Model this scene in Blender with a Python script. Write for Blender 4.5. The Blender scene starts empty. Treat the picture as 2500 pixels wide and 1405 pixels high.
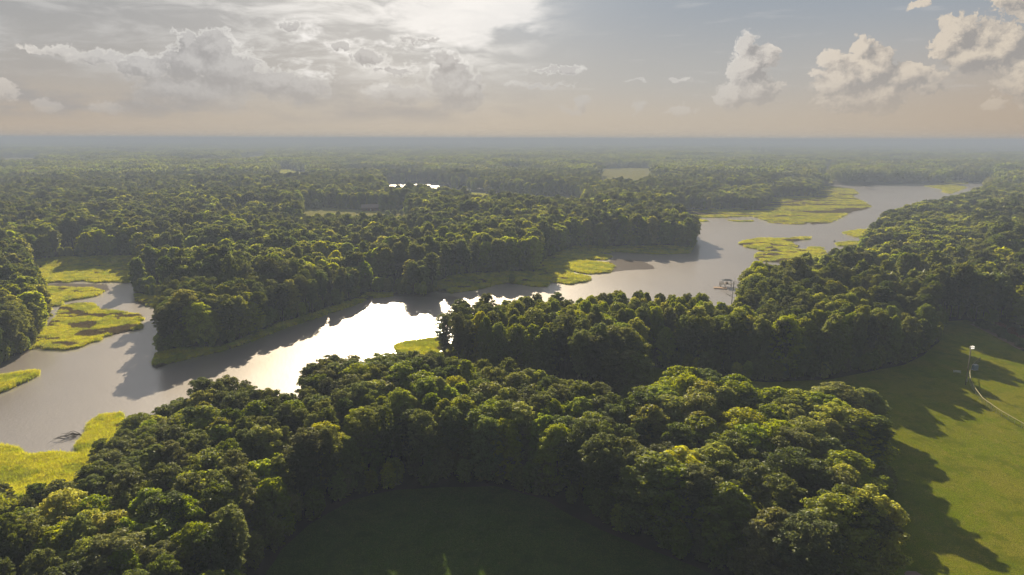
import bpy, bmesh, math, random, numpy as np
from mathutils import Vector, Matrix
R = math.radians
sc = bpy.context.scene
col = sc.collection
# ------------------------------------------------------------ camera
cam_d = bpy.data.cameras.new('camera'); cam = bpy.data.objects.new('camera', cam_d); col.objects.link(cam)
cam_d.sensor_width = 36; cam_d.lens = 24.0; cam_d.clip_start = 0.5; cam_d.clip_end = 80000
cam.location = (0, 0, 78)
cam.rotation_euler = (Matrix.Rotation(R(90-12.30), 3, 'X') @ Matrix.Rotation(R(0.15), 3, 'Z')).to_euler()
sc.camera = cam
# ------------------------------------------------------------ render / exposure
sc.view_settings.view_transform = 'Standard'; sc.view_settings.look = 'None'
sc.view_settings.exposure = 0.7; sc.view_settings.gamma = 1.0
sc.render.engine = 'CYCLES'
cy = sc.cycles
cy.max_bounces = 4; cy.diffuse_bounces = 2; cy.glossy_bounces = 2; cy.transmission_bounces = 3
cy.transparent_max_bounces = 4; cy.volume_bounces = 1
cy.use_denoising = True; cy.sample_clamp_indirect = 4.0; cy.sample_clamp_direct = 0
cy.use_adaptive_sampling = True; cy.adaptive_threshold = 0.02
# ------------------------------------------------------------ sun
SUN_AZ, SUN_EL = -8.5, 22.0        # degrees: azimuth from +Y towards +X
sd = Vector((math.sin(R(SUN_AZ))*math.cos(R(SUN_EL)), math.cos(R(SUN_AZ))*math.cos(R(SUN_EL)), math.sin(R(SUN_EL))))
sun_d = bpy.data.lights.new('sun', 'SUN'); sun = bpy.data.objects.new('sun', sun_d); col.objects.link(sun)
sun_d.energy = 5.0; sun_d.angle = R(0.55); sun_d.color = (1.0, 0.86, 0.63)
sun.rotation_euler = sd.to_track_quat('Z', 'Y').to_euler(); sun.location = (-60, 300, 200)
# ------------------------------------------------------------ sky
class E:
    """tiny expression builder for shader node trees"""
    def __init__(s, nt, so): s.nt, s.s = nt, so
    def _m(s, op, *a, clamp=False):
        n = s.nt.nodes.new('ShaderNodeMath'); n.operation = op; n.use_clamp = clamp
        for i, v in enumerate((s,)+a):
            if isinstance(v, E): s.nt.links.new(v.s, n.inputs[i])
            else: n.inputs[i].default_value = v
        return E(s.nt, n.outputs[0])
    def __add__(s, o): return s._m('ADD', o)
    def __sub__(s, o): return s._m('SUBTRACT', o)
    def __mul__(s, o): return s._m('MULTIPLY', o)
    def __truediv__(s, o): return s._m('DIVIDE', o)
    def max(s, o): return s._m('MAXIMUM', o)
    def min(s, o): return s._m('MINIMUM', o)
    def pow(s, o): return s._m('POWER', o)
    def clamp(s): return s._m('ADD', 0.0, clamp=True)
    def smooth(s, a, b, lo=0.0, hi=1.0):
        n = s.nt.nodes.new('ShaderNodeMapRange'); n.interpolation_type = 'SMOOTHSTEP'
        s.nt.links.new(s.s, n.inputs['Value'])
        n.inputs['From Min'].default_value = a; n.inputs['From Max'].default_value = b
        n.inputs['To Min'].default_value = lo; n.inputs['To Max'].default_value = hi
        return E(s.nt, n.outputs['Result'])
def vmath(nt, op, a, b=None):
    n = nt.nodes.new('ShaderNodeVectorMath'); n.operation = op
    for i, v in enumerate((a, b)):
        if v is None: continue
        if hasattr(v, 'links'): nt.links.new(v, n.inputs[i])
        else: n.inputs[i].default_value = v
    return n.outputs['Value'] if op in ('LENGTH', 'DISTANCE', 'DOT_PRODUCT') else n.outputs['Vector']
def noise(nt, vec, scale, detail=5, rough=0.55, lac=2.0, dist=0.0, out='Fac'):
    n = nt.nodes.new('ShaderNodeTexNoise'); nt.links.new(vec, n.inputs['Vector'])
    n.inputs['Scale'].default_value = scale; n.inputs['Detail'].default_value = detail
    n.inputs['Roughness'].default_value = rough; n.inputs['Lacunarity'].default_value = lac
    n.inputs['Distortion'].default_value = dist
    return E(nt, n.outputs['Fac']) if out == 'Fac' else n.outputs['Color']
def mixc(nt, f, a, b):
    n = nt.nodes.new('ShaderNodeMix'); n.data_type = 'RGBA'
    if isinstance(f, E): nt.links.new(f.s, n.inputs[0])
    else: n.inputs[0].default_value = f
    for i, v in ((6, a), (7, b)):
        if hasattr(v, 'links'): nt.links.new(v, n.inputs[i])
        else: n.inputs[i].default_value = (*v, 1)
    return n.outputs[2]
def sep(nt, v):
    n = nt.nodes.new('ShaderNodeSeparateXYZ'); nt.links.new(v, n.inputs[0]); return [E(nt, o) for o in n.outputs]
def comb(nt, x, y, z=0.0):
    n = nt.nodes.new('ShaderNodeCombineXYZ')
    for i, v in enumerate((x, y, z)):
        if isinstance(v, E): nt.links.new(v.s, n.inputs[i])
        else: n.inputs[i].default_value = v
    return n.outputs[0]

# cumulus: azimuth, elevation, half-width, half-height in degrees
CUMULUS = [
 (18.3,6.0,1.7,1.9),(18.0,7.6,1.2,1.1),(18.9,4.4,2.3,1.2),(17.2,3.9,1.4,1.1),(19.6,6.8,.9,.9),
 (25.0,5.0,2.2,2.0),(26.6,5.6,2.0,1.8),(25.7,3.6,2.9,1.1),(24.3,6.2,1.3,1.1),(26.0,7.0,.9,1.0),(27.6,3.8,1.5,1.3),
 (29.1,5.1,1.9,.9),(30.3,4.6,1.4,.7),(28.2,4.9,1.2,1.0),
 (31.6,7.8,1.3,1.5),(32.6,6.2,2.0,1.2),(34.3,6.8,1.5,1.7),(31.0,6.9,1.0,.8),(33.2,7.6,.7,1.1),
 (36.2,5.0,2.2,2.5),(37.5,3.8,2.0,1.8),(35.0,9.7,2.2,1.2),(37.0,9.0,2.6,1.8),(33.5,10.6,1.3,.6),
 (29.2,9.9,.7,.42),(34.3,3.0,.7,.5),
 (-24.3,6.9,1.0,1.0),(-22.5,6.4,1.6,1.5),(-24.2,5.3,2.2,1.5),(-21.8,4.9,2.8,1.6),(-27.2,4.9,2.0,1.1),(-30.0,5.5,2.6,.55),(-32.5,5.7,2.4,.35),(-18.6,4.2,2.2,1.3),(-24.0,3.2,4.5,1.5),(-16.4,3.7,2.4,1.0),
 (-17.2,8.2,.85,.5),(-11.5,6.2,1.9,.6),(-9.5,5.3,2.0,.45),(-8.2,7.5,1.0,.35),(-6.4,7.4,1.0,.3),(-13.6,7.0,.8,.5),
 (-4.8,4.3,2.0,2.0),(-3.6,3.5,1.4,1.6),(-5.4,5.9,1.2,1.1),(-2.9,4.6,.5,.7),(-9.0,3.4,3.0,.9),
 (5.6,2.75,.6,.65),(5.0,2.3,1.3,.35),(10.1,2.6,.4,.7),(13.5,2.3,1.2,.4),(-36.3,3.0,1.3,1.0),(-33.5,2.2,.9,.35),(-30,2.0,1.6,.4),
 (3.6,5.4,2.6,.28),(2.2,4.2,3.2,.22),(10.0,4.5,1.0,.14),(13.1,4.6,.9,.15)]
world = bpy.data.worlds.new('World'); sc.world = world; world.use_nodes = True
world.cycles.sampling_method = 'MANUAL'; world.cycles.sample_map_resolution = 512
nt = world.node_tree; nt.nodes.clear()
SCALE = 10.0*2**-0.7       # colours below are display radiance; the background runs at strength 0.1
tc = nt.nodes.new('ShaderNodeTexCoord')
dx, dy, dz = sep(nt, tc.outputs['Generated'])
DEG = 180/math.pi
az = dx._m('ARCTAN2', dy)*DEG
el = dz._m('ARCSINE')*DEG
p = comb(nt, az, el, 0.0)
ang = E(nt, vmath(nt, 'DOT_PRODUCT', tc.outputs['Generated'], tuple(sd)))._m('MINIMUM', 1.0)._m('ARCCOSINE')*DEG   # angle to the sun
sky = nt.nodes.new('ShaderNodeTexSky'); sky.sky_type = 'NISHITA'; sky.sun_disc = False
sky.sun_elevation = R(SUN_EL); sky.sun_rotation = R(SUN_AZ); sky.dust_density = 3.0; sky.altitude = 80
def sky_tree():
    t = bpy.data.node_groups.new('cloud_field', 'ShaderNodeTree')
    t.interface.new_socket('Vector', in_out='INPUT', socket_type='NodeSocketVector')
    t.interface.new_socket('Value', in_out='OUTPUT', socket_type='NodeSocketFloat')
    gi = t.nodes.new('NodeGroupInput'); go = t.nodes.new('NodeGroupOutput')
    v = gi.outputs[0]
    w = vmath(t, 'SUBTRACT', noise(t, v, 0.9, 7, 0.62, out='Color'), (.5, .5, .5))
    v2 = vmath(t, 'ADD', v, vmath(t, 'MULTIPLY', w, (2.5, 1.9, 0)))
    acc = None
    for cx, cyy, rx, ry in CUMULUS:
        if cx > 15: cyy -= .7; rx *= .93; ry *= .93
        q = vmath(t, 'MULTIPLY', vmath(t, 'SUBTRACT', v2, (cx, cyy, 0)), (1/rx, 1/ry, 0))
        ln = E(t, vmath(t, 'LENGTH', q))
        size = min(rx, ry)
        val = (ln*-1.0 + 1.0)*min(1.0, 0.35+size*0.45)
        acc = val if acc is None else acc._m('SMOOTH_MAX', val, 0.12)
    bil = noise(t, vmath(t, 'MULTIPLY', v2, (1.0, 1.15, 1)), 1.5, 6, 0.58) - 0.5
    bil2 = (noise(t, v2, 3.6, 4, 0.55) - 0.5)._m('ABSOLUTE')
    bil3 = (noise(t, v2, 8.0, 3, 0.6) - 0.5)._m('ABSOLUTE')
    d = acc + bil*0.95 - bil2*0.6 - bil3*0.3 + 0.10
    t.links.new(d.s, go.inputs[0])
    return t
field = sky_tree()
def cloud(v):
    n = nt.nodes.new('ShaderNodeGroup'); n.node_tree = field; nt.links.new(v, n.inputs[0]); return E(nt, n.outputs[0])
d0 = cloud(p)
tosun = comb(nt, (az*-1.0 + SUN_AZ).max(-20).min(20)*0.032, (el*-1.0 + SUN_EL)*0.032)   # step towards the sun
d1 = cloud(vmath(nt, 'ADD', p, tosun))
soft = ang.smooth(36, 24)*.2 + .15      # clouds seen against the light have softer edges
mask = (d0/soft).smooth(0.0, 1.0)
lit = ((d0 - d1)*1.45 + 0.42).clamp()
# clear air: sky texture veiled by bright summer haze near the horizon
k = 1.0
air = mixc(nt, el.smooth(0.0, 5.0), (.55, .475, .385), (.45, .444, .430))
air = mixc(nt, el.smooth(3.5, 11.5), air, (.32, .365, .42))
air = mixc(nt, (az._m('ABSOLUTE')).smooth(13, 42, 0, .65)*el.smooth(9, 1), air, (.52, .405, .30))
left = az.smooth(2, -16)
air = mixc(nt, left*0.7*el.smooth(.5, 6, .25, 1), air, (.385, .375, .365))
glow = ang.smooth(27, 9).pow(1.5)
# streaky high cloud
vst = vmath(nt, 'MULTIPLY', p, (0.10, 0.42, 1))
st = noise(nt, vst, 1.6, 6, 0.6, dist=0.4)
veil = (st.smooth(.42, .66)*az.smooth(7, -3)*el.smooth(2.5, 6.0)).clamp()
streak = noise(nt, vmath(nt, 'MULTIPLY', p, (0.16, 1.3, 1)), 1.1, 5, 0.55).smooth(.55, .75)*el.smooth(1.5, 4)*0.22
air = mixc(nt, streak, air, (.68, .66, .64))
# low murk bands
air = mixc(nt, veil*0.6, air, (.58, .57, .56))
bright = (veil*0.75 + 0.25)*glow
core = ((az*-1.0 - 3.5)/7.5).pow(2) ; core2 = ((el - 11.0)/4.6).pow(2)
sheet_n = noise(nt, vmath(nt, 'MULTIPLY', p, (0.18, 0.5, 1)), 1.4, 6, 0.6, dist=0.5)
sheet = ((core + core2)._m('SQRT')*-1.0 + 1.0 + (sheet_n - 0.5)*1.5).smooth(0.0, 0.42)*az.smooth(4.5, 1.0)
air = mixc(nt, (bright*0.85).clamp(), air, (.95, .93, .90))
air = mixc(nt, (sheet*0.8).clamp(), air, (.88, .86, .84))
air_v = nt.nodes.new('ShaderNodeVectorMath'); air_v.operation = 'SCALE'; nt.links.new(air, air_v.inputs[0]); nt.links.new(ang.smooth(35, 110, 1.0, .20).s, air_v.inputs['Scale']); air = air_v.outputs[0]
crumb = noise(nt, vmath(nt, 'MULTIPLY', p, (.45, 1.0, 1)), .9, 7, .62, dist=.3).smooth(.50, .68)*az.smooth(-24, -15)*az.smooth(-1, -6)*el.smooth(2.5, 5)*el.smooth(10, 7.5)
air = mixc(nt, crumb*.8, air, (.93, .91, .89))
body = noise(nt, vmath(nt, 'MULTIPLY', p, (.16, .5, 1)), .8, 5, .6).smooth(.40, .62)*az.smooth(6, -6)*el.smooth(.8, 2.2)*el.smooth(5.5, 3.0)
air = mixc(nt, body*.7, air, (.335, .335, .345))
# cloud colour: near the sun they are grey with shining rims, away from it cream with soft grey shade
near = ang.smooth(38, 22)
shade_c = mixc(nt, near, (.355, .335, .32), (.345, .345, .355))
lit_c = mixc(nt, near, (.74, .655, .56), (.93, .91, .88))
lit_c = mixc(nt, az.smooth(14, 38)*0.5, lit_c, (.68, .58, .45))
rim = d0.smooth(0.30, 0.10)*near*el.smooth(3.0, 6.0, .2, .95)
cl = mixc(nt, (lit*(near*-.68+.95) + rim).clamp(), shade_c, lit_c)
fade = el.smooth(0.3, 6.0, 0.12, 0.96)
skyc = mixc(nt, mask*fade, air, cl)
# blend in the physical sky: full overhead and behind, where no cloud is known
mul = nt.nodes.new('ShaderNodeVectorMath'); mul.operation = 'SCALE'; nt.links.new(skyc, mul.inputs[0]); mul.inputs['Scale'].default_value = SCALE
skyd = nt.nodes.new('ShaderNodeVectorMath'); skyd.operation = 'SCALE'; nt.links.new(sky.outputs[0], skyd.inputs[0]); skyd.inputs['Scale'].default_value = .5
fin = mixc(nt, el.smooth(24, 50, 0.97, 0.25), skyd.outputs[0], mul.outputs[0])
bg = nt.nodes.new('ShaderNodeBackground'); nt.links.new(fin, bg.inputs[0]); bg.inputs[1].default_value = 0.1
wo = nt.nodes.new('ShaderNodeOutputWorld'); nt.links.new(bg.outputs[0], wo.inputs[0])

# ------------------------------------------------------------ outlines on the ground, metres (camera stands over the origin, looking +Y)
WATER = [(-232.9,223.9),(-196.1,222.1),(-175.8,223.1),(-178.9,233.3),(-180.4,244.4),(-187.7,261.5),(-207.8,296.9),(-223.5,316),(-242.2,337.7),(-262.3,362.3),(-289.5,403.3),(-275.4,410.1),(-230.4,414.9),(-206.7,368.4),(-196.1,345.8),(-188,331),(-178.2,319),(-163.4,311),(-153.3,297.4),(-146.4,277),(-132.9,248.4),(-130.1,239.4),(-122.6,233.3),(-116.8,238.5),(-110.3,244.5),(-102.5,260.6),(-95.5,279.5),(-85.5,300.3),(-76.5,317.6),(-71.6,332.3),(-60.3,337.9),(-40.8,334.5),(-40.4,353.6),(-29.9,347.8),(-19.6,353.9),(-6.7,366.6),(11.2,366.8),(14.2,387.4),(23.8,435.9),(43.9,482.6),(67.8,486.7),(100.4,472.8),(123.9,474.9),(134.2,495.4),(144.7,539.3),(145,602.3),(145.3,692.1),(196.3,757.5),(221.7,749.5),(273.7,759.4),(311.9,827.2),(343.9,913.7),(372.7,927.3),(409.8,928.5),(443,991.7),(514.6,1146.9),(568.1,1210.8),(585.7,1159.5),(628.5,1202.4),(698.4,1238.2),(781.1,1253),(898.1,1293.5),(864.1,1222.5),(542.8,832),(436.3,730.7),(362.5,651.3),(303.7,574.9),(292.9,570.3),(301.8,589),(290.1,548.9),(272.2,521.9),(196.8,382.2),(161.1,353.7),(139.1,336.1),(120.2,318),(106.9,301.7),(94.5,280.2),(101.3,302.2),(80.7,237.5),(77.1,255.6),(69.2,255.5),(56.2,261.1),(40.5,263.8),(23.6,255),(7.9,254.8),(-7.7,250.5),(-17.7,238.8),(-23.3,228.7),(-27.5,235.3),(-29.3,249.3),(-27.9,239.3),(-36.8,234.5),(-42.7,194.4),(-45.9,193.2),(-49.9,189.9),(-55,191.5),(-59.3,183.6),(-56.9,165.6),(-55.3,155.9),(-61.3,164.6),(-66.1,166.4),(-74,170.2),(-83.1,171.4),(-88.3,164.4),(-91.8,158.5),(-92,151.1),(-97.7,159.3),(-112.8,185.2),(-109.4,176.6),(-106,166.2),(-103.8,158.6),(-100.8,147.6),(-105.3,144.2),(-115.6,141.6),(-131.6,138.7),(-155.1,135)]
FAR_WATER = [[(-206.7,1082.9),(-220.2,1212.3),(-184.2,1236.6),(-134.2,1215.8),(-119.4,1142.6),(-91,1087.1),(-17.8,976.6),(28.4,963.8),(94.9,938.5),(72.2,673.8),(20.1,681.4),(-17.2,709),(-64.8,773.6),(-95.6,842.3),(-159.3,875.6)],
 [(-363.9,1145.9),(-518.7,1656.7),(-473.2,1628.3),(-332.4,1147.5)],
 [(2786,4230.4),(3136.9,4337.3),(3310.3,4297.3),(2434.6,3159.7),(2050.9,3113.4)]]
MARSH = {'A': [(-180.8,244.9),(-189.7,263.2),(-203.6,295.5),(-211.1,310.5),(-209.5,318.7),(-199.3,317.1),(-191.3,306.8),(-177.8,302.4),(-165.4,295.9),(-160.9,288.1),(-162.5,286.1),(-156.4,280.2),(-154.4,275.1),(-159.5,269.5),(-163,263.5),(-161,256.7),(-163.4,255),(-163.9,248.1),(-167,244.5),(-175.3,246),(-180.1,248)],
 'B': [(-253.5,352.1),(-246.5,355.2),(-234.8,352.3),(-222,351.4),(-211.1,344.7),(-208.4,334.4),(-212.9,328.9),(-217.1,322.8),(-214,313.7),(-218.9,312),(-231.1,324.3)],
 'C': [(-266.9,367.7),(-302.5,416.6),(-289,431.2),(-241.4,438),(-206,368.4),(-213.3,366.2),(-219.7,369.4),(-229.1,368.1),(-239,371.3),(-244.1,366.9),(-250.4,367.9),(-255.3,366.7)],
 'D': [(-130.6,240.3),(-128.3,231.9),(-126.2,228.3),(-122.3,225.7),(-121.3,230.1),(-115.7,236.1),(-109,242.5),(-101.3,258.4),(-94.6,277.5),(-84.7,297.4),(-75.5,315.2),(-70.7,330.5),(-59.8,335.2),(-60.2,339.8),(-73,338.7),(-78,322.6),(-87.3,304.1),(-97.3,283.4),(-104,262.9),(-111.7,247),(-122,243.4)],
 'D2': [(-192.4,338.2),(-183.9,324),(-175.1,315.7),(-162.6,309.5),(-157.7,311.1),(-165.1,322.5),(-179.5,331.1)],
 'E': [(-42.4,359.8),(-39.8,347.7),(-29.6,343.9),(-19.4,350.9),(-10,363.3),(-3.4,368.8),(11.1,360.4),(16.5,358.4),(20.4,360.6),(19.5,369.1),(22.8,371.3),(32.5,364.9),(41,371.6),(45.8,381.9),(42.8,388.9),(34.5,397.5),(35,403.9),(45.9,395.1),(58.2,400.3),(62.9,412.2),(62.4,430.5),(50.4,436.3),(46,445.4),(62.1,444.1),(67.2,455.3),(62.1,465.3),(58.3,475.7),(67.4,468.8),(68.8,481.2),(62.8,494.2),(43.3,493.9),(23,445.1),(13.3,397.2),(-11.7,382.3),(-30.1,377.4)],
 'E2': [(68.8,494.3),(68.6,477.6),(99,465.9),(122.6,469.7),(131.1,491.5),(103.4,487.3)],
 'F': [(180,692.9),(216,693.7),(247.2,705.7),(248.3,687.2),(247.5,649.6),(259.5,640.3),(275.4,640.6),(286.2,656.9),(281.6,640.7),(298.9,647.5),(324.6,681.8),(374,753.3),(401.9,780.7),(425.3,810),(451.9,886.4),(473,957.1),(511.5,1016.5),(549.3,1110.3),(543.6,1157.9),(523.6,1167.2),(449.7,1006.8),(417.3,948.5),(378,940.6),(347,926.5),(314.3,837.7),(277.6,772.9),(225.5,762.6),(192.6,766.2)],
 'F2': [(176.8,682),(189.5,671.7),(189.9,661.5),(177,654.6),(169,654.4)],
 'F3': [(210.7,672.2),(219.9,665.5),(235.2,665.9),(232.8,659.1),(217.7,658.8)],
 'G': [(708.7,1184.5),(779.9,1219.2),(762.9,1156.2),(645.8,1013.3),(654.5,1045.1),(689.3,1097.3)],
 'G2': [(823.3,1315.2),(850.8,1291.5),(817.8,1243),(787.2,1253.2)],
 'H': [(282.1,578.1),(306.5,599.9),(322.6,594.8),(299.3,544.4),(290.2,553.6),(279.9,555.7)],
 'I': [(246.4,517.3),(263.5,528.2),(273.7,526.2),(262.1,509.4),(245.6,507.1)],
 'J': [(172.3,513.9),(180.4,531.1),(201.8,544.9),(221.1,543),(244,555.1),(240.3,543.3),(221.8,531.8),(214.9,520.9),(212.4,508.5),(214.8,504.5),(209.9,498.6),(203.6,498.5),(206,485.3),(210,483.5),(218.8,498.7),(226.7,498.9),(224.5,491.2),(210.9,438.6),(183.3,423.6),(175.6,435.1),(165.3,441),(164.1,453.6),(171.4,470.4),(191.3,477.8),(193.4,483.3),(179.3,483),(172.6,499.9)],
 'K': [(-45.5,251.2),(-42.3,255.6),(-35.5,259),(-28.5,261.3),(-26,236.9),(-40.5,239.2)],
 'L': [(-112.8,185.8),(-113.3,183.4),(-117.1,182.2),(-117.7,176.5),(-113.6,168.6),(-111.1,161.3),(-108.5,158.1),(-86.6,129),(-87.5,134.2),(-88.5,140.4),(-89.7,147.2)],
 'M': [(-145.8,164.7),(-136.4,163.5),(-129.4,162.6),(-125.5,160.8),(-123.1,158.5),(-120.4,156.7),(-117,158.3),(-113.1,158.5),(-108.8,157.7),(-104.7,155.7),(-82.6,124.7),(-83,120.6),(-86.6,118.9),(-90.6,120.2),(-92.9,117.9),(-94.9,116.4),(-102.5,114.6)],
 'N': [(-180.5,212.9),(-170.7,216.1),(-165.4,220.2),(-161.5,221.9),(-159,219.5),(-157.7,213),(-158,207.7),(-159.3,200.5),(-160.9,192.7),(-168.4,194.3)],
 'O': [(-73.3,1020.3),(-14.7,962.4),(26.9,910.4),(92.3,912.4),(76.6,676.1),(19.9,674.5),(-21.2,701)],
 'Q': [(-401.7,1157.2),(-588.7,1706.6),(-545.5,1720.3),(-508.6,1636.6),(-359.2,1146.2)]}
LAWN = {'ball_lawn': [(123.1,216.8),(133.9,221.6),(146.6,232.5),(162.2,249.2),(176.8,269.5),(184.5,279.1),(193.6,281.2),(194,266.6),(186,241.6),(186,218.6),(192.9,195.9),(208.4,157),(116.2,80.3),(70.8,80.1),(48.9,87.7),(59,99.8),(66.5,110.2),(76.8,124.2),(82.9,137.9),(89.3,159.2),(100.1,178.1),(90,170.4),(76.1,164.2),(66.2,163.5),(57.8,169.6),(48.8,176.2),(40.1,182.2),(43.1,221.4),(53.1,215.5),(65.7,207.6),(81.4,204),(102.4,207.5)],
 'shade_lawn': [(-41.8,87.4),(-43.1,104.6),(-42.8,114.3),(-40.1,122.3),(-33.7,131.8),(-25.7,135.8),(-15.2,137.5),(-3.5,137.9),(7.1,132.3),(12.6,125.6),(22,117),(32.6,109.6),(41.6,101.7),(48.9,87.7),(1.9,41.6)]}
FIELD = {'house_field': [(-173.8,567.9),(-230.9,748),(-210.2,762.3),(-178.7,744.9),(-151.2,719.8),(-139.9,728.5),(-115.8,742.1),(-81.7,539.4),(-99.4,533.2),(-120.4,541.4),(-148.5,562.1)],
 'tan_field': [(125.1,978.6),(208.1,1696.6),(266.3,1806.6),(366.2,1825.4),(307.9,1468.2),(178.3,971.2),(147.9,960.4)],
 'r_field': [(527.8,1186.3),(565.2,1217.2),(854.1,1830),(843.7,1855),(802.8,1802)],
 'l1': [(-736.5,1874.8),(-1056.2,2669.9),(-1100.7,3058.2),(-1096.3,3096.6),(-739.2,2079.7)],
 'l2': [(-1306.5,1755.6),(-1872.6,2538),(-1861.1,2650.2),(-1780.8,2601.1),(-1208.5,1763.8)],
 'l3': [(-198.2,1505.3),(-275.2,2110.6),(-260.4,2111.7),(-184.9,1506.2)]}
MUD = [[(61.1,436.4),(68.2,448.9),(84.1,446),(88.8,422.2),(87.8,411.2),(72.3,408.3),(61.5,402.9),(55.6,395.2)],
 [(-258.7,357.1),(-246.8,365.7),(-221,363.9),(-208.3,345.7),(-236.6,353.3),(-248.9,349.1)],
 [(-38.9,332.7),(-31.2,338.3),(-24.6,332.9),(-31.8,322.3)]]
GLADE = [(-48,184),(-34,186),(-19.7,191),(-11.8,189.5),(-5.7,183.6),(5.6,176.1),(16,167.3),(23.4,159.6),(29.6,154.3),(33.6,175.3),(27.4,180.6),(20,188.3),(9.6,197.1),(-1.7,204.6),(-19,210),(-26,222),(-30,246),(-48,236)]
DOCK = (114.3, 361.7)
DOCK_END = (121.4, 359.7)
DEAD_A = (104.4, 315.6)
DEAD_B = (-140, 264.4)
POLE = (142.2, 202.6)
BOX = (153, 216.2)
BENCH = (147.9, 213.4)
HOUSE = (-150.8, 728.2)
BIG_TREE = (204.6, 269.7)
FAR_DOCK = (576.3, 1111.3)
TOWER = (1170.5, 3305.6)
DIRT = (70.8, 107.4)
BUOY = (252.3, 530.1)
FENCE = [(161.9,225.3),(157.5,221.3),(152.8,216.2),(148.3,210.2),(144.1,203.4),(140.6,196.2),(137.1,187.3),(135.8,178.3),(135.7,168.7),(135.8,157.7),(136.9,146.9)]
HEDGE = [(194.1,272.8),(192.8,262.4),(191.3,251),(189.1,237.6)]
BRIDGE = [(723.6,1206.2),(765.5,1176.4)]
ORCHARD = [(-132.3,677.2),(-124.4,681),(-118.2,684.9),(-111.8,688.9),(-137,724.3),(-128.2,728.8),(-109.1,720.8),(-211.9,744)]
FAR_ROOFS = [(-1100.6,4185.6),(-659.2,6722.2),(1728.7,6014),(1860.3,6039.6)]
# ------------------------------------------------------------ helpers
def arr(p): return np.asarray(p, float)
def inside(pts, poly):
    P = arr(poly); x, y = pts[:, 0], pts[:, 1]; r = np.zeros(len(pts), bool)
    x1, y1 = P[:, 0], P[:, 1]; x2, y2 = np.roll(x1, -1), np.roll(y1, -1)
    bb = (x >= x1.min()) & (x <= x1.max()) & (y >= y1.min()) & (y <= y1.max())
    ii = np.nonzero(bb)[0]; xx, yy = x[ii], y[ii]; c = np.zeros(len(ii), bool)
    for a, b, cc, d in zip(x1, y1, x2, y2):
        if b == d: continue
        m = ((b > yy) != (d > yy)) & (xx < (cc-a)*(yy-b)/(d-b)+a); c ^= m
    r[ii] = c
    return r
def dist(pts, poly, lim=None):
    P = arr(poly); out = np.full(len(pts), 1e9)
    idx = np.arange(len(pts))
    if lim is not None:
        lo, hi = P.min(0)-lim, P.max(0)+lim
        idx = np.nonzero((pts[:, 0] > lo[0]) & (pts[:, 0] < hi[0]) & (pts[:, 1] > lo[1]) & (pts[:, 1] < hi[1]))[0]
    q = pts[idx]; o = np.full(len(idx), 1e9)
    for a, b in zip(P, np.roll(P, -1, 0)):
        ab = b-a; L = max(ab@ab, 1e-9)
        t = np.clip(((q-a)@ab)/L, 0, 1)
        o = np.minimum(o, np.hypot(*(q-(a+t[:, None]*ab)).T))
    out[idx] = o
    return out
def sdist(pts, poly, lim=None):
    d = dist(pts, poly, lim); return np.where(inside(pts, poly), d, -d)
def vnoise(x, y, seed=0):
    xi, yi = np.floor(x).astype(np.int64), np.floor(y).astype(np.int64); fx, fy = x-xi, y-yi
    fx, fy = fx*fx*(3-2*fx), fy*fy*(3-2*fy)
    def h(a, b):
        n = (a*374761393 + b*668265263 + seed*1274126177) & 0x7fffffff
        n = ((n ^ (n >> 13))*1274126177) & 0x7fffffff
        return ((n ^ (n >> 16)) & 0xffff)/65535.0
    return (h(xi, yi)*(1-fx)+h(xi+1, yi)*fx)*(1-fy)+(h(xi, yi+1)*(1-fx)+h(xi+1, yi+1)*fx)*fy
def fbm(x, y, seed=0): return (vnoise(x, y, seed)*.55+vnoise(x*2.1, y*2.1, seed+1)*.3+vnoise(x*4.3, y*4.3, seed+2)*.15)
def rough(poly, step, amp, seed=0):
    """subdivide an outline and wobble it, so banks are uneven"""
    P = arr(poly); out = []
    for a, b in zip(P, np.roll(P, -1, 0)):
        n = max(1, int(np.hypot(*(b-a))/step))
        for i in range(n): out.append(a+(b-a)*i/n)
    o = arr(out); s = 1/(step*3.0)
    o[:, 0] += (fbm(o[:, 0]*s, o[:, 1]*s, seed)-.5)*2*amp; o[:, 1] += (fbm(o[:, 0]*s+40, o[:, 1]*s+17, seed+5)-.5)*2*amp
    return o
def mesh(name, verts, faces, mats=(), smooth=False, midx=None):
    me = bpy.data.meshes.new(name)
    v = np.asarray(verts, np.float32)
    if isinstance(faces, np.ndarray):
        k = faces.shape[1]; me.vertices.add(len(v)); me.vertices.foreach_set('co', v.ravel())
        me.loops.add(faces.size); me.loops.foreach_set('vertex_index', faces.astype(np.int32).ravel())
        me.polygons.add(len(faces)); me.polygons.foreach_set('loop_start', np.arange(len(faces), dtype=np.int32)*k)
    else: me.from_pydata([tuple(map(float, a)) for a in v], [], faces)
    for m in mats: me.materials.append(m)
    if midx is not None: me.polygons.foreach_set('material_index', np.asarray(midx, np.int32))
    me.update(calc_edges=True)
    if smooth: me.polygons.foreach_set('use_smooth', [True]*len(me.polygons))
    return me
def obj(name, me, parent=None, loc=(0, 0, 0), rz=0.0, label=None, cat=None, group=None, kind=None):
    o = bpy.data.objects.new(name, me); col.objects.link(o); o.location = loc; o.rotation_euler = (0, 0, rz)
    if parent: o.parent = parent
    for k, v in (('label', label), ('category', cat), ('group', group), ('kind', kind)):
        if v: o[k] = v
    return o
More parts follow.
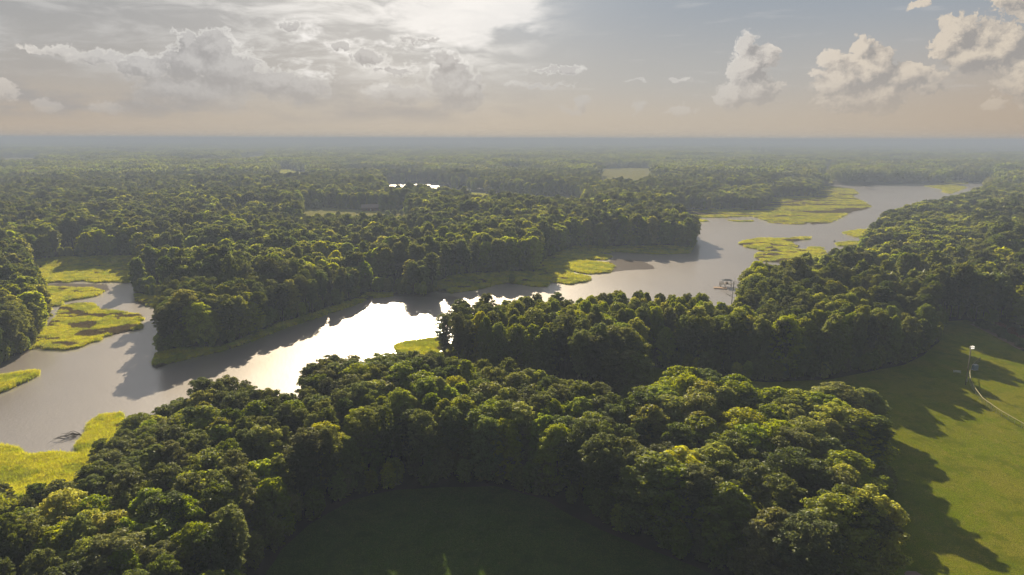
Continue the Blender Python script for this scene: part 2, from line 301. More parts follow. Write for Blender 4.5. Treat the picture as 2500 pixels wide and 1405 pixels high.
class MB:
    """collects boxes and tubes into one mesh"""
    def __init__(s): s.v, s.f = [], []
    def box(s, x0, x1, y0, y1, z0, z1):
        b = len(s.v); s.v += [(x, y, z) for z in (z0, z1) for x, y in ((x0, y0), (x1, y0), (x1, y1), (x0, y1))]
        s.f += [tuple(b+i for i in q) for q in ((3, 2, 1, 0), (4, 5, 6, 7), (0, 1, 5, 4), (1, 2, 6, 5), (2, 3, 7, 6), (3, 0, 4, 7))]; return s
    def tube(s, pts, rad, n=6, cap=True):
        pts = [Vector(q) for q in pts]; rad = rad if hasattr(rad, '__len__') else [rad]*len(pts); b0 = len(s.v)
        for i, q in enumerate(pts):
            t = (pts[min(i+1, len(pts)-1)]-pts[max(i-1, 0)]).normalized()
            u = t.orthogonal().normalized() if abs(t.z) < .9 else Vector((1, 0, 0)); u = (u-t*u.dot(t)).normalized(); w = t.cross(u)
            for k in range(n):
                a = 2*math.pi*k/n; s.v.append(tuple(q+(u*math.cos(a)+w*math.sin(a))*rad[i]))
        for i in range(len(pts)-1):
            for k in range(n):
                a = b0+i*n+k; c = b0+i*n+(k+1) % n; s.f.append((a, c, c+n, a+n))
        if cap:
            s.f.append(tuple(b0+k for k in reversed(range(n)))); e = b0+(len(pts)-1)*n; s.f.append(tuple(e+k for k in range(n)))
        return s
    def poly(s, pts): b = len(s.v); s.v += [tuple(q) for q in pts]; s.f.append(tuple(range(b, b+len(pts)))); return s
    def prism(s, pts, d):
        """closed solid: polygon pts swept by vector d"""
        b = len(s.v); n = len(pts); s.v += [tuple(q) for q in pts]+[tuple(Vector(q)+Vector(d)) for q in pts]
        s.f += [tuple(b+i for i in reversed(range(n))), tuple(b+n+i for i in range(n))]+[(b+i, b+(i+1) % n, b+n+(i+1) % n, b+n+i) for i in range(n)]; return s
    def build(s, name, m, parent=None, smooth=False, **kw): return obj(name, mesh(name, s.v, s.f, (m,), smooth), parent, **kw)
# ------------------------------------------------------------ materials
def mat(name):
    m = bpy.data.materials.new(name); m.use_nodes = True; t = m.node_tree; t.nodes.clear()
    o = t.nodes.new('ShaderNodeOutputMaterial'); return m, t, o
def pbr(name, c, rough_=0.8, var=0.15, scale=3.0, metal=0.0, emit=None):
    m, t, o = mat(name); b = t.nodes.new('ShaderNodeBsdfPrincipled'); g = t.nodes.new('ShaderNodeTexCoord')
    n = noise(t, g.outputs['Object'], scale, 5, .6)
    cc = mixc(t, n.smooth(.3, .7), tuple(x*(1-var) for x in c), tuple(min(1, x*(1+var)) for x in c))
    t.links.new(cc, b.inputs['Base Color']); b.inputs['Roughness'].default_value = rough_; b.inputs['Metallic'].default_value = metal
    if emit: b.inputs['Emission Color'].default_value = (*emit[:3], 1); b.inputs['Emission Strength'].default_value = emit[3]
    t.links.new(b.outputs[0], o.inputs[0]); return m
def leaf(name, refl, trans, mixf=.45, gloss=.03, hue=(.45, .55)):
    m, t, o = mat(name)
    oi = t.nodes.new('ShaderNodeObjectInfo'); ge = t.nodes.new('ShaderNodeNewGeometry')
    r1 = E(t, oi.outputs['Random']); r2 = E(t, ge.outputs['Random Per Island'])
    hs = t.nodes.new('ShaderNodeHueSaturation')
    hv = (r1*7.31)._m('FRACT')*.03 + .490 + (r2-.5)*.02
    t.links.new(hv.s, hs.inputs['Hue']); t.links.new(((r1*3.7)._m('FRACT')*.25+.87).s, hs.inputs['Saturation'])
    t.links.new(((r1*.5+.75)*(r2*.5+.75)).s, hs.inputs['Value']); hs.inputs['Color'].default_value = (*refl, 1)
    hs2 = t.nodes.new('ShaderNodeHueSaturation')
    for k in ('Hue', 'Saturation', 'Value'): t.links.new(hs.inputs[k].links[0].from_socket, hs2.inputs[k])
    hs2.inputs['Color'].default_value = (*trans, 1)
    d = t.nodes.new('ShaderNodeBsdfDiffuse'); tr = t.nodes.new('ShaderNodeBsdfTranslucent'); gl = t.nodes.new('ShaderNodeBsdfGlossy')
    t.links.new(hs.outputs[0], d.inputs[0]); t.links.new(hs2.outputs[0], tr.inputs[0]); gl.inputs['Roughness'].default_value = .5; gl.inputs[0].default_value = (.9, .92, .85, 1)
    a = t.nodes.new('ShaderNodeAddShader'); t.links.new(d.outputs[0], a.inputs[0]); t.links.new(tr.outputs[0], a.inputs[1])
    mx = t.nodes.new('ShaderNodeMixShader'); mx.inputs[0].default_value = gloss; t.links.new(a.outputs[0], mx.inputs[1]); t.links.new(gl.outputs[0], mx.inputs[2])
    t.links.new(mx.outputs[0], o.inputs[0]); return m
LEAF = {'bright': leaf('leaves_bright', (.145, .165, .012), (.36, .355, .010)),
        'mid': leaf('leaves_mid', (.104, .132, .015), (.235, .25, .013)),
        'olive': leaf('leaves_olive', (.106, .122, .018), (.22, .22, .015), gloss=.04),
        'pine': leaf('needles', (.084, .102, .024), (.145, .152, .022)),
        'dark': leaf('needles_dark', (.060, .078, .020), (.100, .115, .018)),
        'turning': leaf('leaves_turning', (.15, .135, .014), (.30, .25, .012))}
BARK = pbr('bark', (.10, .08, .065), .9, .35, 2.0)
PALE = pbr('dead_wood', (.25, .23, .21), .9, .25, 2.0)
def ground_mat():
    m, t, o = mat('ground'); b = t.nodes.new('ShaderNodeBsdfPrincipled'); g = t.nodes.new('ShaderNodeNewGeometry')
    x, y, z = sep(t, g.outputs['Position'])
    n = noise(t, g.outputs['Position'], .12, 6, .6); n2 = noise(t, g.outputs['Position'], .9, 4, .6)
    floor_ = mixc(t, n.smooth(.35, .65), (.028, .030, .014), (.055, .045, .026))
    mud = mixc(t, n2.smooth(.35, .65), (.10, .072, .050), (.15, .108, .075))
    c = mixc(t, (z+(n2-.5)*.3).smooth(.15, .9), mud, floor_)
    b.inputs['Specular IOR Level'].default_value = .15; t.links.new(c, b.inputs['Base Color']); t.links.new(z.smooth(.1, .6, .35, .95).s, b.inputs['Roughness'])
    t.links.new(b.outputs[0], o.inputs[0]); return m
def grass_mat(name, a, b_, c_, s=.05):
    m, t, o = mat(name); b = t.nodes.new('ShaderNodeBsdfPrincipled'); g = t.nodes.new('ShaderNodeNewGeometry'); P = g.outputs['Position']
    n = noise(t, P, s, 6, .62, dist=.6); n2 = noise(t, P, .8, 5, .7); n3 = noise(t, P, 5.0, 3, .6)
    mow = noise(t, vmath(t, 'MULTIPLY', P, (.5, .035, 1)), 1.0, 3, .5)
    c = mixc(t, (n*.75+mow*.25).smooth(.38, .62), a, b_)
    c = mixc(t, n2.smooth(.50, .68)*.75, c, c_)
    c = mixc(t, n3.smooth(.40, .60)*.8, c, tuple(v*.42 for v in a))
    c = mixc(t, noise(t, P, .22, 4, .65).smooth(.48, .66)*.6, c, tuple(v*.5 for v in a))
    t.links.new(c, b.inputs['Base Color']); b.inputs['Roughness'].default_value = .9; b.inputs['Specular IOR Level'].default_value = 0
    bp = t.nodes.new('ShaderNodeBump'); bp.inputs['Strength'].default_value = .5; bp.inputs['Distance'].default_value = .15; t.links.new((n3+n2*2).s, bp.inputs['Height'])
    t.links.new(bp.outputs[0], b.inputs['Normal']); t.links.new(b.outputs[0], o.inputs[0]); return m
M_GROUND = ground_mat()
M_LAWN = grass_mat('lawn_grass', (.190, .245, .004), (.285, .265, .026), (.360, .300, .065))
M_SHADE = grass_mat('shade_toned_grass', (.060, .110, .014), (.082, .120, .020), (.105, .115, .030), .09)  # darker, greener copy of the lawn grass; tree shade is put into its colour
M_FIELD = grass_mat('field_grass', (.34, .34, .09), (.44, .38, .15), (.46, .38, .17), .02)
def water_mat():
    m, t, o = mat('creek_water'); g = t.nodes.new('ShaderNodeNewGeometry'); P = g.outputs['Position']
    n = noise(t, vmath(t, 'MULTIPLY', P, (1, .75, 1)), 1.1, 4, .6); n2 = noise(t, P, .06, 4, .5); n3 = noise(t, vmath(t, 'MULTIPLY', P, (1, .55, 1)), .014, 4, .55, dist=.8)
    bp = t.nodes.new('ShaderNodeBump'); bp.inputs['Distance'].default_value = .09
    t.links.new((n3.smooth(.35, .65)*.5+.5).s, bp.inputs['Strength']); t.links.new((n+n2*2.0).s, bp.inputs['Height'])
    gl = t.nodes.new('ShaderNodeBsdfGlossy'); gl.inputs[0].default_value = (1, 1, 1, 1); t.links.new(n3.smooth(.35, .65, .10, .155).s, gl.inputs['Roughness']); t.links.new(bp.outputs[0], gl.inputs['Normal'])
    d = t.nodes.new('ShaderNodeBsdfDiffuse'); t.links.new(mixc(t, n3.smooth(.3, .7), (.14, .112, .092), (.18, .148, .125)), d.inputs[0])
    g2 = t.nodes.new('ShaderNodeBsdfGlossy'); g2.inputs[0].default_value = (1, .94, .88, 1); g2.inputs['Roughness'].default_value = .5; t.links.new(bp.outputs[0], g2.inputs['Normal'])
    gm_ = t.nodes.new('ShaderNodeMixShader'); gm_.inputs[0].default_value = .44; t.links.new(gl.outputs[0], gm_.inputs[1]); t.links.new(g2.outputs[0], gm_.inputs[2])
    fr = t.nodes.new('ShaderNodeFresnel'); fr.inputs['IOR'].default_value = 5.0
    mx = t.nodes.new('ShaderNodeMixShader'); t.links.new(fr.outputs[0], mx.inputs[0]); t.links.new(d.outputs[0], mx.inputs[1]); t.links.new(gm_.outputs[0], mx.inputs[2])
    t.links.new(mx.outputs[0], o.inputs[0]); return m
M_WATER = water_mat()
# ------------------------------------------------------------ ground: one sheet to the horizon
WATERS = [rough(WATER, 5, 1.6, 3)]+[rough(q, 12, 3, 4) for q in FAR_WATER]
MARSHES = {k: rough(v, 2.5, 1.3 if abs(arr(v)).max() < 420 else 2.5, 7) for k, v in MARSH.items()}
FLAT = 3.0
def height(P):
    """terrain height: creek bed, mud, marsh and the low plateau"""
    h = np.full(len(P), FLAT)
    for W in WATERS:
        s = sdist(P, W, 60); outside = -s
        land = np.clip(.05+outside*.16, 0, FLAT)
        h = np.where(s > 0, np.maximum(-1.2, -.25*s), np.minimum(h, land))
    for q in MUD: h = np.maximum(h, np.clip(sdist(P, q, 20)*.06, -2, .05))
    for k, q in MARSHES.items(): 
        s = sdist(P, q, 20); h = np.where(s > -4, np.maximum(h, np.clip(s*.5, -2, .35)), h)
    return h
th = np.concatenate([np.arange(-180, -54, 4), np.arange(-54, 54.01, .22), np.arange(56, 180, 4)])
r = [6, 30, 60]; 
while r[-1] < 2600: r.append(r[-1]*1.0085 if r[-1] > 85 else r[-1]+8)
while r[-1] < 31000: r.append(r[-1]*1.09)
r = np.array(r); A, B = np.meshgrid(np.radians(th), r)
GP = np.stack([np.sin(A)*B, np.cos(A)*B], -1).reshape(-1, 2)
gz = height(GP)
nT, nR = len(th), len(r)
i, j = np.meshgrid(np.arange(nR-1), np.arange(nT), indexing='ij'); j2 = (j+1) % nT
q = np.stack([i*nT+j, i*nT+j2, (i+1)*nT+j2, (i+1)*nT+j], -1).reshape(-1, 4)
gm = mesh('ground', np.c_[GP, gz], q, (M_GROUND,), True)
obj('ground', gm, kind='structure')
S = 3200
obj('creek_water', mesh('creek_water', [(-S, -300, 0), (S, -300, 0), (S, S*1.3, 0), (-S, S*1.3, 0)], [(0, 1, 2, 3)], (M_WATER,)), kind='structure')
def sheet(name, poly, z, m, wob=.6, step=3):
    P = rough(poly, step, wob, 11); bm = bmesh.new(); f = bm.faces.new([bm.verts.new((x, y, z)) for x, y in P])
    bmesh.ops.triangulate(bm, faces=[f]); 
    for f in bm.faces:
        if f.normal.z < 0: f.normal_flip()
    me = bpy.data.meshes.new(name); bm.to_mesh(me); bm.free(); me.materials.append(m); return obj(name, me, kind='structure')
sheet('ball_field_lawn', LAWN['ball_lawn'], FLAT+.03, M_LAWN)
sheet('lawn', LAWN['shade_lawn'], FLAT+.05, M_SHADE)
for k, v in FIELD.items(): sheet('field', v, FLAT+.04, M_FIELD, 3, 15)
# ------------------------------------------------------------ trees
def leaves_mesh(name, C, N, size, rng, asp=.7):
    n = len(C); a = rng.normal(size=(n, 3)); t = np.cross(N, a); t /= np.linalg.norm(t, axis=1)[:, None]+1e-9; b = np.cross(N, t)
    s = (size*rng.uniform(.65, 1.35, n))[:, None]; t = t*s; b = b*s*asp
    up = N*s*.25
    V = np.stack([C-t-up, C-b+up*.5, C+t-up, C+b+up*.5], 1).reshape(-1, 3)
    return V, np.arange(n*4).reshape(-1, 4)
def crown_puffs(kind, rng, H, Rc):
    """centres and radii of the foliage clumps of one crown"""
    puffs = []
    if kind == 'broad':
        z0, z1 = H*.16, H; n = 120; sh = (1.0, .55, .8)[int(Rc*10) % 3]
        for k in range(n):
            u = (k+.5)/n; z = z0+(z1-z0)*(u**.8); s = (z-z0)/(z1-z0)
            prof = math.sin(math.pi*min(1, .16+.80*s)**.95)**.7 if s < .55 else max(.02, 1-((s-.55)/.47)**2)**(.5/sh)
            rr = Rc*prof*(.55+.45*math.sqrt(rng.uniform(.2, 1))); a = k*2.4+rng.uniform(-.5, .5)
            puffs.append((math.cos(a)*rr*rng.uniform(.7, 1.05), math.sin(a)*rr*rng.uniform(.7, 1.05), z-.6, rng.uniform(.48, 1.02)*(1.15-.25*s)*Rc/4.2, .85))
    elif kind == 'pine':
        z0, z1 = H*.40, H; n = 90
        for k in range(n):
            u = (k+.5)/n; s = u**.9; z = z0+(z1-z0)*s
            prof = (.45+.85*s) if s < .6 else math.sqrt(max(.03, 1-((s-.6)/.42)**2))
            rr = Rc*prof*rng.uniform(.25, 1)**.4; a = k*2.4+rng.uniform(-.6, .6)
            puffs.append((math.cos(a)*rr, math.sin(a)*rr, z-.5, rng.uniform(.48, .86)*Rc/3.2, .8))
    return puffs
def make_crown(name, kind, seed, H, Rc, n, size, m):
    rng = np.random.default_rng(seed); pf = crown_puffs(kind, rng, H, Rc); w = np.array([p[3]**2 for p in pf]); cnt = rng.multinomial(n, w/w.sum())
    C, N = [], []
    for (x, y, z, rad, fl), k in zip(pf, cnt):
        d = rng.normal(size=(k, 3)); d[:, 2] = np.where(d[:, 2] < -.3, -d[:, 2]*rng.uniform(.2, 1, k), d[:, 2]); d /= np.linalg.norm(d, axis=1)[:, None]
        rr = rad*np.where(rng.random(k) < .75, rng.uniform(.82, 1.08, k), rng.uniform(.3, .9, k))
        # ragged clumps
        rr *= 1+.18*np.sin(d[:, 0]*7+x*3)*np.sin(d[:, 1]*6+y*3+d[:, 2]*5)
        C.append(np.array([x, y, z])+d*rr[:, None]*np.array([1, 1, fl])); N.append(d+rng.normal(size=(k, 3))*(.55 if kind == 'broad' else .7))
    # dense inner foliage that keeps light from leaking through
    ni = n//22; pc = np.array([p_[:3] for p_ in pf])[rng.integers(0, len(pf), ni)]; pc[:, :2] *= rng.uniform(.1, .72, (ni, 1)); pc[:, 2] -= rng.uniform(.3, 1.4, ni)
    C.append(pc); N.append(rng.normal(size=(ni, 3))*np.array([1, 1, .6])); sz = np.full(sum(map(len, C)), size); sz[-ni:] = size*3.6
    C = np.concatenate(C); N = np.concatenate(N); N /= np.linalg.norm(N, axis=1)[:, None]
    V, Fc = leaves_mesh(name, C, N, sz, rng, .72 if kind == 'broad' else .45)
    me = mesh(name, V, Fc, (m,)); return me, pf
def make_trunk(name, seed, H, pf, m, rad=.26, limbs=12, top=.86):
    rng = random.Random(seed); b = MB(); bend = [(rng.uniform(-.3, .3)*i*.3, rng.uniform(-.3, .3)*i*.3) for i in range(6)]
    pts = [(bend[i][0], bend[i][1], H*top*i/5-(.4 if i == 0 else 0)) for i in range(6)]
    b.tube(pts, [rad*(1.25, 1, .85, .68, .48, .22)[i] for i in range(6)], 7)
    for p_ in rng.sample(pf, min(limbs, len(pf))):
        zb = max(H*.2, min(H*top*.95, p_[2]-1.5-.35*math.hypot(p_[0], p_[1]))); f = zb/(H*top)*5; k = min(4, int(f)); u = f-k
        base = [pts[k][a]*(1-u)+pts[k+1][a]*u for a in range(3)]; mid = [(base[0]+p_[0])/2, (base[1]+p_[1])/2, base[2]*.45+p_[2]*.55+.1]
        b.tube([base, mid, p_[:3]], [rad*.38, rad*.26, rad*.1], 5, False)
    return mesh(name, b.v, b.f, (m,), True)
NEAR = {'broad': [], 'pine': []}
for s in range(6):
    H = (17, 19, 16, 18, 15, 20)[s]; Rc = (3.9, 4.4, 3.4, 4.7, 3.3, 4.0)[s]
    me, pf = make_crown('broadleaf_crown', 'broad', 100+s, H, Rc, 9500, .215, LEAF['mid']); NEAR['broad'].append((me, make_trunk('broadleaf_trunk', s, H, pf, BARK, .24), H, Rc))
for s in range(6):
    H = (21, 19, 22, 20, 18, 23)[s]; Rc = (2.8, 3.2, 2.6, 3.4, 2.9, 3.0)[s]
    me, pf = make_crown('pine_crown', 'pine', 200+s, H, Rc, 7000, .21, LEAF['pine']); NEAR['pine'].append((me, make_trunk('pine_trunk', 40+s, H, pf, BARK, .22), H, Rc))
# scatter: jittered hexagonal grid thinned by what stands where
def hexgrid(x0, x1, y0, y1, s, rng, jit=.36):
    ys = np.arange(y0, y1, s*.866); P = []
    for k, y in enumerate(ys):
        xs = np.arange(x0+(k % 2)*s/2, x1, s); P.append(np.c_[xs, np.full(len(xs), y)])
    P = np.concatenate(P); return P+rng.uniform(-jit*s, jit*s, P.shape)
OPEN = [arr(v) for v in LAWN.values()]+[arr(v) for v in FIELD.values()]+[arr(GLADE)]
KEEP = [(DOCK[0], DOCK[1], 9), (HOUSE[0], HOUSE[1], 13), (HOUSE[0]+6, HOUSE[1]-12, 14), (FAR_DOCK[0], FAR_DOCK[1], 8), (202, 256, 17), (196, 240, 14)]
def plantable(P, margin):
    ok = np.ones(len(P), bool)
    for W in WATERS: ok &= ~inside(P, W) & (dist(P, W, margin+2) > margin*.45)
    for q_ in MARSHES.values(): ok &= ~inside(P, q_)
    for q_ in OPEN: ok &= ~inside(P, q_) & (dist(P, q_, margin+2) > margin)
    for x, y, rr in KEEP: ok &= np.hypot(P[:, 0]-x, P[:, 1]-y) > rr
    return ok
rng = np.random.default_rng(5)
P = hexgrid(-1250, 1250, 60, 1300, 5.4, rng)
az_ = np.degrees(np.arctan2(P[:, 0], P[:, 1])); dd = np.hypot(P[:, 0], P[:, 1])
P = P[(abs(az_) < 46) & (dd < 1300) & (dd > 70)]
P = P[plantable(P, 1.8)]; P = P[~((P[:, 0] > 36) & (P[:, 1] < 92))]
corner = lambda q_: (q_[:, 0] > 28) & (q_[:, 1] < 205) & (q_[:, 0] < 125)      # big old oaks stand between the two lawns
hollow = abs(fbm(P[:, 0]/130+7, P[:, 1]/62+3, 91)-.5) < .034; P = P[~(hollow & (np.hypot(P[:, 0], P[:, 1]) > 300))]       # narrow hollows part the wood into rounded masses
P = P[~corner(P) | (rng.random(len(P)) < .62)]
dd = np.hypot(P[:, 0], P[:, 1])
patch = fbm(P[:, 0]/26, P[:, 1]/26, 21)
pb = np.clip(.42+(patch-.5)*2.4+np.where((P[:, 0] > 30) & (P[:, 1] < 215) & (P[:, 0] < 120), .35, 0), .06, .95)
isb = rng.random(len(P)) < pb
hs = .66+.46*fbm(P[:, 0]/45, P[:, 1]/45, 33)*rng.uniform(.8, 1.2, len(P))+rng.uniform(-.08, .12, len(P))+(fbm(P[:, 0]/60, P[:, 1]/50, 44)-.5)*.5
tonef = fbm(P[:, 0]/14+9, P[:, 1]/14, 55)+rng.uniform(-.22, .22, len(P))
tone = np.where(isb, np.where(tonef > .62, 0, np.where(tonef > .36, 1, 2)), np.where(tonef > .42, 3, 4))
rot = rng.uniform(0, 6.283, len(P)); var = rng.integers(0, 6, len(P)); Z = height(P)
hgt0 = np.where(isb, np.array([17, 19, 16, 18, 15, 20])[var], np.array([21, 19, 22, 20, 18, 23])[var])
dW = dist(P, WATER)
lat = np.where(isb, rng.uniform(.98, 1.45, len(P)), rng.uniform(.98, 1.35, len(P)))*hs*np.where(corner(P), 1.32, 1.0)
midwood = (P[:, 0] > -32) & (P[:, 1] > 188) & (P[:, 1] < 330) & (P[:, 0] < 130)
hs = np.where(midwood, np.maximum(hs, rng.uniform(17.0, 20.5, len(P))/hgt0), hs)
front = (P[:, 1] < 192) & (P[:, 0] > -75) & (P[:, 0] < 62) & ~midwood
hs = np.where(front, np.minimum(hs, np.where(P[:, 0] < -22, rng.uniform(15.5, 18.5, len(P)), rng.uniform(14.8, 17.6, len(P)))/hgt0), hs)
hs = np.where((dW < 26) & (P[:, 1] < 300) & ~midwood, np.minimum(hs, 17.0/hgt0), hs)
hs = np.where((P[:, 0] > 205) & (P[:, 1] > 390) & (dW < 70), np.minimum(hs, 13.0/hgt0), hs)
hs = np.where(corner(P) & (P[:, 0] > 62), np.minimum(hs, 14.5/hgt0), hs)
dLM = np.minimum(dist(P, MARSH['L']), dist(P, MARSH['M']))
hs = np.where(dLM < 14, np.minimum(hs, 12.5/hgt0), hs)
TN = ['bright', 'mid', 'olive', 'pine', 'dark']
# individuals: the 300 of each kind that show largest in the picture
slant = np.hypot(dd, 60)
vis = (abs(np.degrees(np.arctan2(P[:, 0], P[:, 1]))) < 38.5) & (dd > 84)
ind = np.zeros(len(P), bool)
for b_ in (True, False):
    c = np.nonzero((isb == b_) & vis)[0]; c = c[np.argsort(slant[c]/hs[c])][:298]; ind[c] = True
edges = [('at the edge of the ball field lawn', LAWN['ball_lawn'], 9), ('at the edge of the small shaded lawn', LAWN['shade_lawn'], 9), ('on the creek bank', WATER, 11)]
dE = [dist(P, e[1]) for e in edges]
LOOK = {0: 'bright yellow-green broadleaf tree', 1: 'mid-green broadleaf tree', 2: 'olive-green broadleaf tree', 3: 'grey-green pine tree', 4: 'dark green pine tree'}
LANDMARKS = [('near the marsh wedge', (-106, 160), 22), ('near the grassy near bank', (-95, 125), 30), ('near the glittering water', (-50, 185), 26), ('near the dark glade', (8, 180), 20), ('near the shaded lawn corner', (-42, 112), 22), ('near the top of the shaded lawn', (-8, 145), 18), ('between the two lawns', (60, 112), 34), ('near the grassy tongue of the ball field', (55, 185), 26), ('near the floodlight pole', (150, 230), 40), ('near the roofed dock', (112, 325), 50)]
def tree(name, crown, trunk, tone_m, loc, rz, s, w=None, **kw):
    e = obj(name, None, None, loc, rz, **kw); e.empty_display_size = 1; e.scale = (w or s, w or s, s)
    a = obj('crown', crown, e); a.material_slots[0].link = 'OBJECT'; a.material_slots[0].material = tone_m
    obj('trunk', trunk, e); return e
for k in np.nonzero(ind)[0]:
    kind = 'broad' if isb[k] else 'pine'; cr, tk, H, Rc = NEAR[kind][var[k]]
    place = 'inside the wood'
    for (txt, _, lim), de in zip(edges, dE):
        if de[k] < lim: place = txt; break
    if place == 'inside the wood':
        place = 'inside the wood between the shaded lawn and the creek' if P[k, 1] < 175+max(0, -P[k, 0]*.1) and P[k, 0] < 60 else 'inside the wood beside the ball field'
    near_l = min(LANDMARKS, key=lambda l: math.hypot(P[k, 0]-l[1][0], P[k, 1]-l[1][1])-l[2])
    if math.hypot(P[k, 0]-near_l[1][0], P[k, 1]-near_l[1][1]) < near_l[2]: place = (place if ' lawn' not in place and 'inside' not in place else ('at the wood edge' if ' lawn' in place else 'in the wood')) + ' ' + near_l[0]
    wide_ = lat[k]/hs[k]; shape_ = 'wide-crowned ' if wide_ > (1.33 if isb[k] else 1.25) else ('slim ' if wide_ < (1.1 if isb[k] else 1.08) else '')
    big = 'tall ' if hs[k] > 1.05 else ('low ' if hs[k] < .88 else '')
    big += shape_
    tm = LEAF[TN[tone[k]]]
    if isb[k] and rng.random() < .005: tm = LEAF['turning']; lk = 'broadleaf tree with yellowing leaves'
    else: lk = LOOK[tone[k]]
    if len(f'{big}{lk} {place}'.replace('-', ' ').split()) > 16: big = ''
    if len(f'{big}{lk} {place}'.replace('-', ' ').split()) > 16: place = 'inside the wood beside the ball field' if P[k, 0] > 60 else 'in the wood by the shaded lawn'
    tree('broadleaf_tree' if isb[k] else 'pine_tree', cr, tk, tm, (P[k, 0], P[k, 1], Z[k]-.1), rot[k], hs[k], lat[k], label=f'{big}{lk} {place}', cat='tree', group=f'{big}{lk}s {place}')
# ------------------------------------------------------------ woodland beyond the single trees: instances on points
src = bpy.data.collections.new('woodland_sources'); SRC = []
def add_src(me): 
    o = bpy.data.objects.new('source_%03d' % len(SRC), me); src.objects.link(o); SRC.append(o); return len(SRC)-1
def joined(name, crown, trunk, m):
    nv = len(crown.vertices); v = np.empty(nv*3, np.float32); crown.vertices.foreach_get('co', v)
    fv = [tuple(p_.vertices) for p_ in trunk.polygons]; tv = np.array([q_.co[:] for q_ in trunk.vertices])
    cf = np.arange(nv).reshape(-1, 4)
    return mesh(name, np.r_[v.reshape(-1, 3), tv], [tuple(a) for a in cf]+[tuple(i_+nv for i_ in f_) for f_ in fv], (m, BARK), False, [0]*len(cf)+[1]*len(fv))
MID = {}
for tn, kind, n, sz in (('bright', 'broad', 1500, .62), ('mid', 'broad', 1500, .62), ('olive', 'broad', 1500, .62), ('pine', 'pine', 1300, .56), ('dark', 'pine', 1300, .56)):
    for s in range(4):
        H = (17, 19, 16, 18)[s] if kind == 'broad' else (21, 19, 22, 20)[s]; Rc = (3.9, 4.4, 3.4, 4.7)[s] if kind == 'broad' else (2.9, 3.3, 2.7, 3.5)[s]
        me, pf = make_crown('woodland_crown', kind, 300+s*7+len(MID), H, Rc, n, sz, LEAF[tn]); tk = make_trunk('woodland_trunk', s, H, pf, BARK, .24, 4)
        MID[(tn, s)] = add_src(joined('woodland_tree', me, tk, LEAF[tn]))
def clump_mesh(seed, W, n_tree, n_leaf, size, m, hh=18):
    """a stand of many crowns, for woods too far off to tell the trees apart"""
    rg = np.random.default_rng(seed); C, N = [], []
    for k in range(n_tree):
        x, y = rg.uniform(-W/2, W/2, 2); Rr = rg.uniform(3.4, 5.8)*max(1, W/60); H = hh*rg.uniform(.72, 1.15)
        d = rg.normal(size=(n_leaf, 3)); d /= np.linalg.norm(d, axis=1)[:, None]; d[:, 2] = abs(d[:, 2])*rg.choice([1, 1, 1, -1], n_leaf)
        hgt = max(5, Rr)*1.25; C.append(np.array([x, y, H-hgt])+d*np.array([Rr, Rr, hgt])*rg.uniform(.8, 1.08, n_leaf)[:, None]); N.append(d+rg.normal(size=(n_leaf, 3))*.5)
    C = np.concatenate(C); N = np.concatenate(N); N /= np.linalg.norm(N, axis=1)[:, None]; C[:, 2] = np.maximum(C[:, 2], .5)
    V, Fc = leaves_mesh('c', C, N, size, rg, .8); return mesh('woodland_stand', V, Fc, (m,))
STAND = [add_src(clump_mesh(60+k, 26, 17, 90, 1.25, LEAF[('mid', 'pine', 'mid', 'olive', 'dark', 'pine')[k]])) for k in range(6)]
STAND2 = [add_src(clump_mesh(80+k, 90, 110, 22, 3.2, LEAF[('mid', 'pine', 'dark')[k]])) for k in range(3)]
STAND3 = [add_src(clump_mesh(90+k, 320, 260, 14, 9.0, LEAF[('mid', 'pine')[k]])) for k in range(2)]
def scatter(name, pts, idx, rz, scl, collection, wid=None, **kw):
    wid = scl if wid is None else wid
    me = bpy.data.meshes.new(name); me.vertices.add(len(pts)); me.vertices.foreach_set('co', np.asarray(pts, np.float32).ravel())
    for an, ty, da in (('pick', 'INT', np.asarray(idx, np.int32)), ('turn', 'FLOAT', np.asarray(rz, np.float32)), ('size', 'FLOAT', np.asarray(scl, np.float32)), ('wide', 'FLOAT', np.asarray(wid, np.float32))):
        at = me.attributes.new(an, ty, 'POINT'); at.data.foreach_set('value', da)
    o = obj(name, me, **kw)
    t = bpy.data.node_groups.new(name+'_nodes', 'GeometryNodeTree')
    t.interface.new_socket('Geometry', in_out='INPUT', socket_type='NodeSocketGeometry'); t.interface.new_socket('Geometry', in_out='OUTPUT', socket_type='NodeSocketGeometry')
    gi = t.nodes.new('NodeGroupInput'); go = t.nodes.new('NodeGroupOutput'); ci = t.nodes.new('GeometryNodeCollectionInfo'); ip = t.nodes.new('GeometryNodeInstanceOnPoints')
    ci.inputs['Collection'].default_value = collection; ci.inputs['Separate Children'].default_value = True; ci.inputs['Reset Children'].default_value = True
    def at(n_, dt):
        a = t.nodes.new('GeometryNodeInputNamedAttribute'); a.data_type = dt; a.inputs['Name'].default_value = n_; return a.outputs['Attribute']
    cx = t.nodes.new('ShaderNodeCombineXYZ'); t.links.new(at('turn', 'FLOAT'), cx.inputs['Z'])
    t.links.new(gi.outputs[0], ip.inputs['Points']); t.links.new(ci.outputs[0], ip.inputs['Instance']); ip.inputs['Pick Instance'].default_value = True
    t.links.new(at('pick', 'INT'), ip.inputs['Instance Index']); t.links.new(cx.outputs[0], ip.inputs['Rotation']); sx = t.nodes.new('ShaderNodeCombineXYZ'); wd = at('wide', 'FLOAT'); t.links.new(wd, sx.inputs[0]); t.links.new(wd, sx.inputs[1]); t.links.new(at('size', 'FLOAT'), sx.inputs[2]); t.links.new(sx.outputs[0], ip.inputs['Scale'])
    t.links.new(ip.outputs[0], go.inputs[0])
    md = o.modifiers.new('scatter', 'NODES'); md.node_group = t; return o
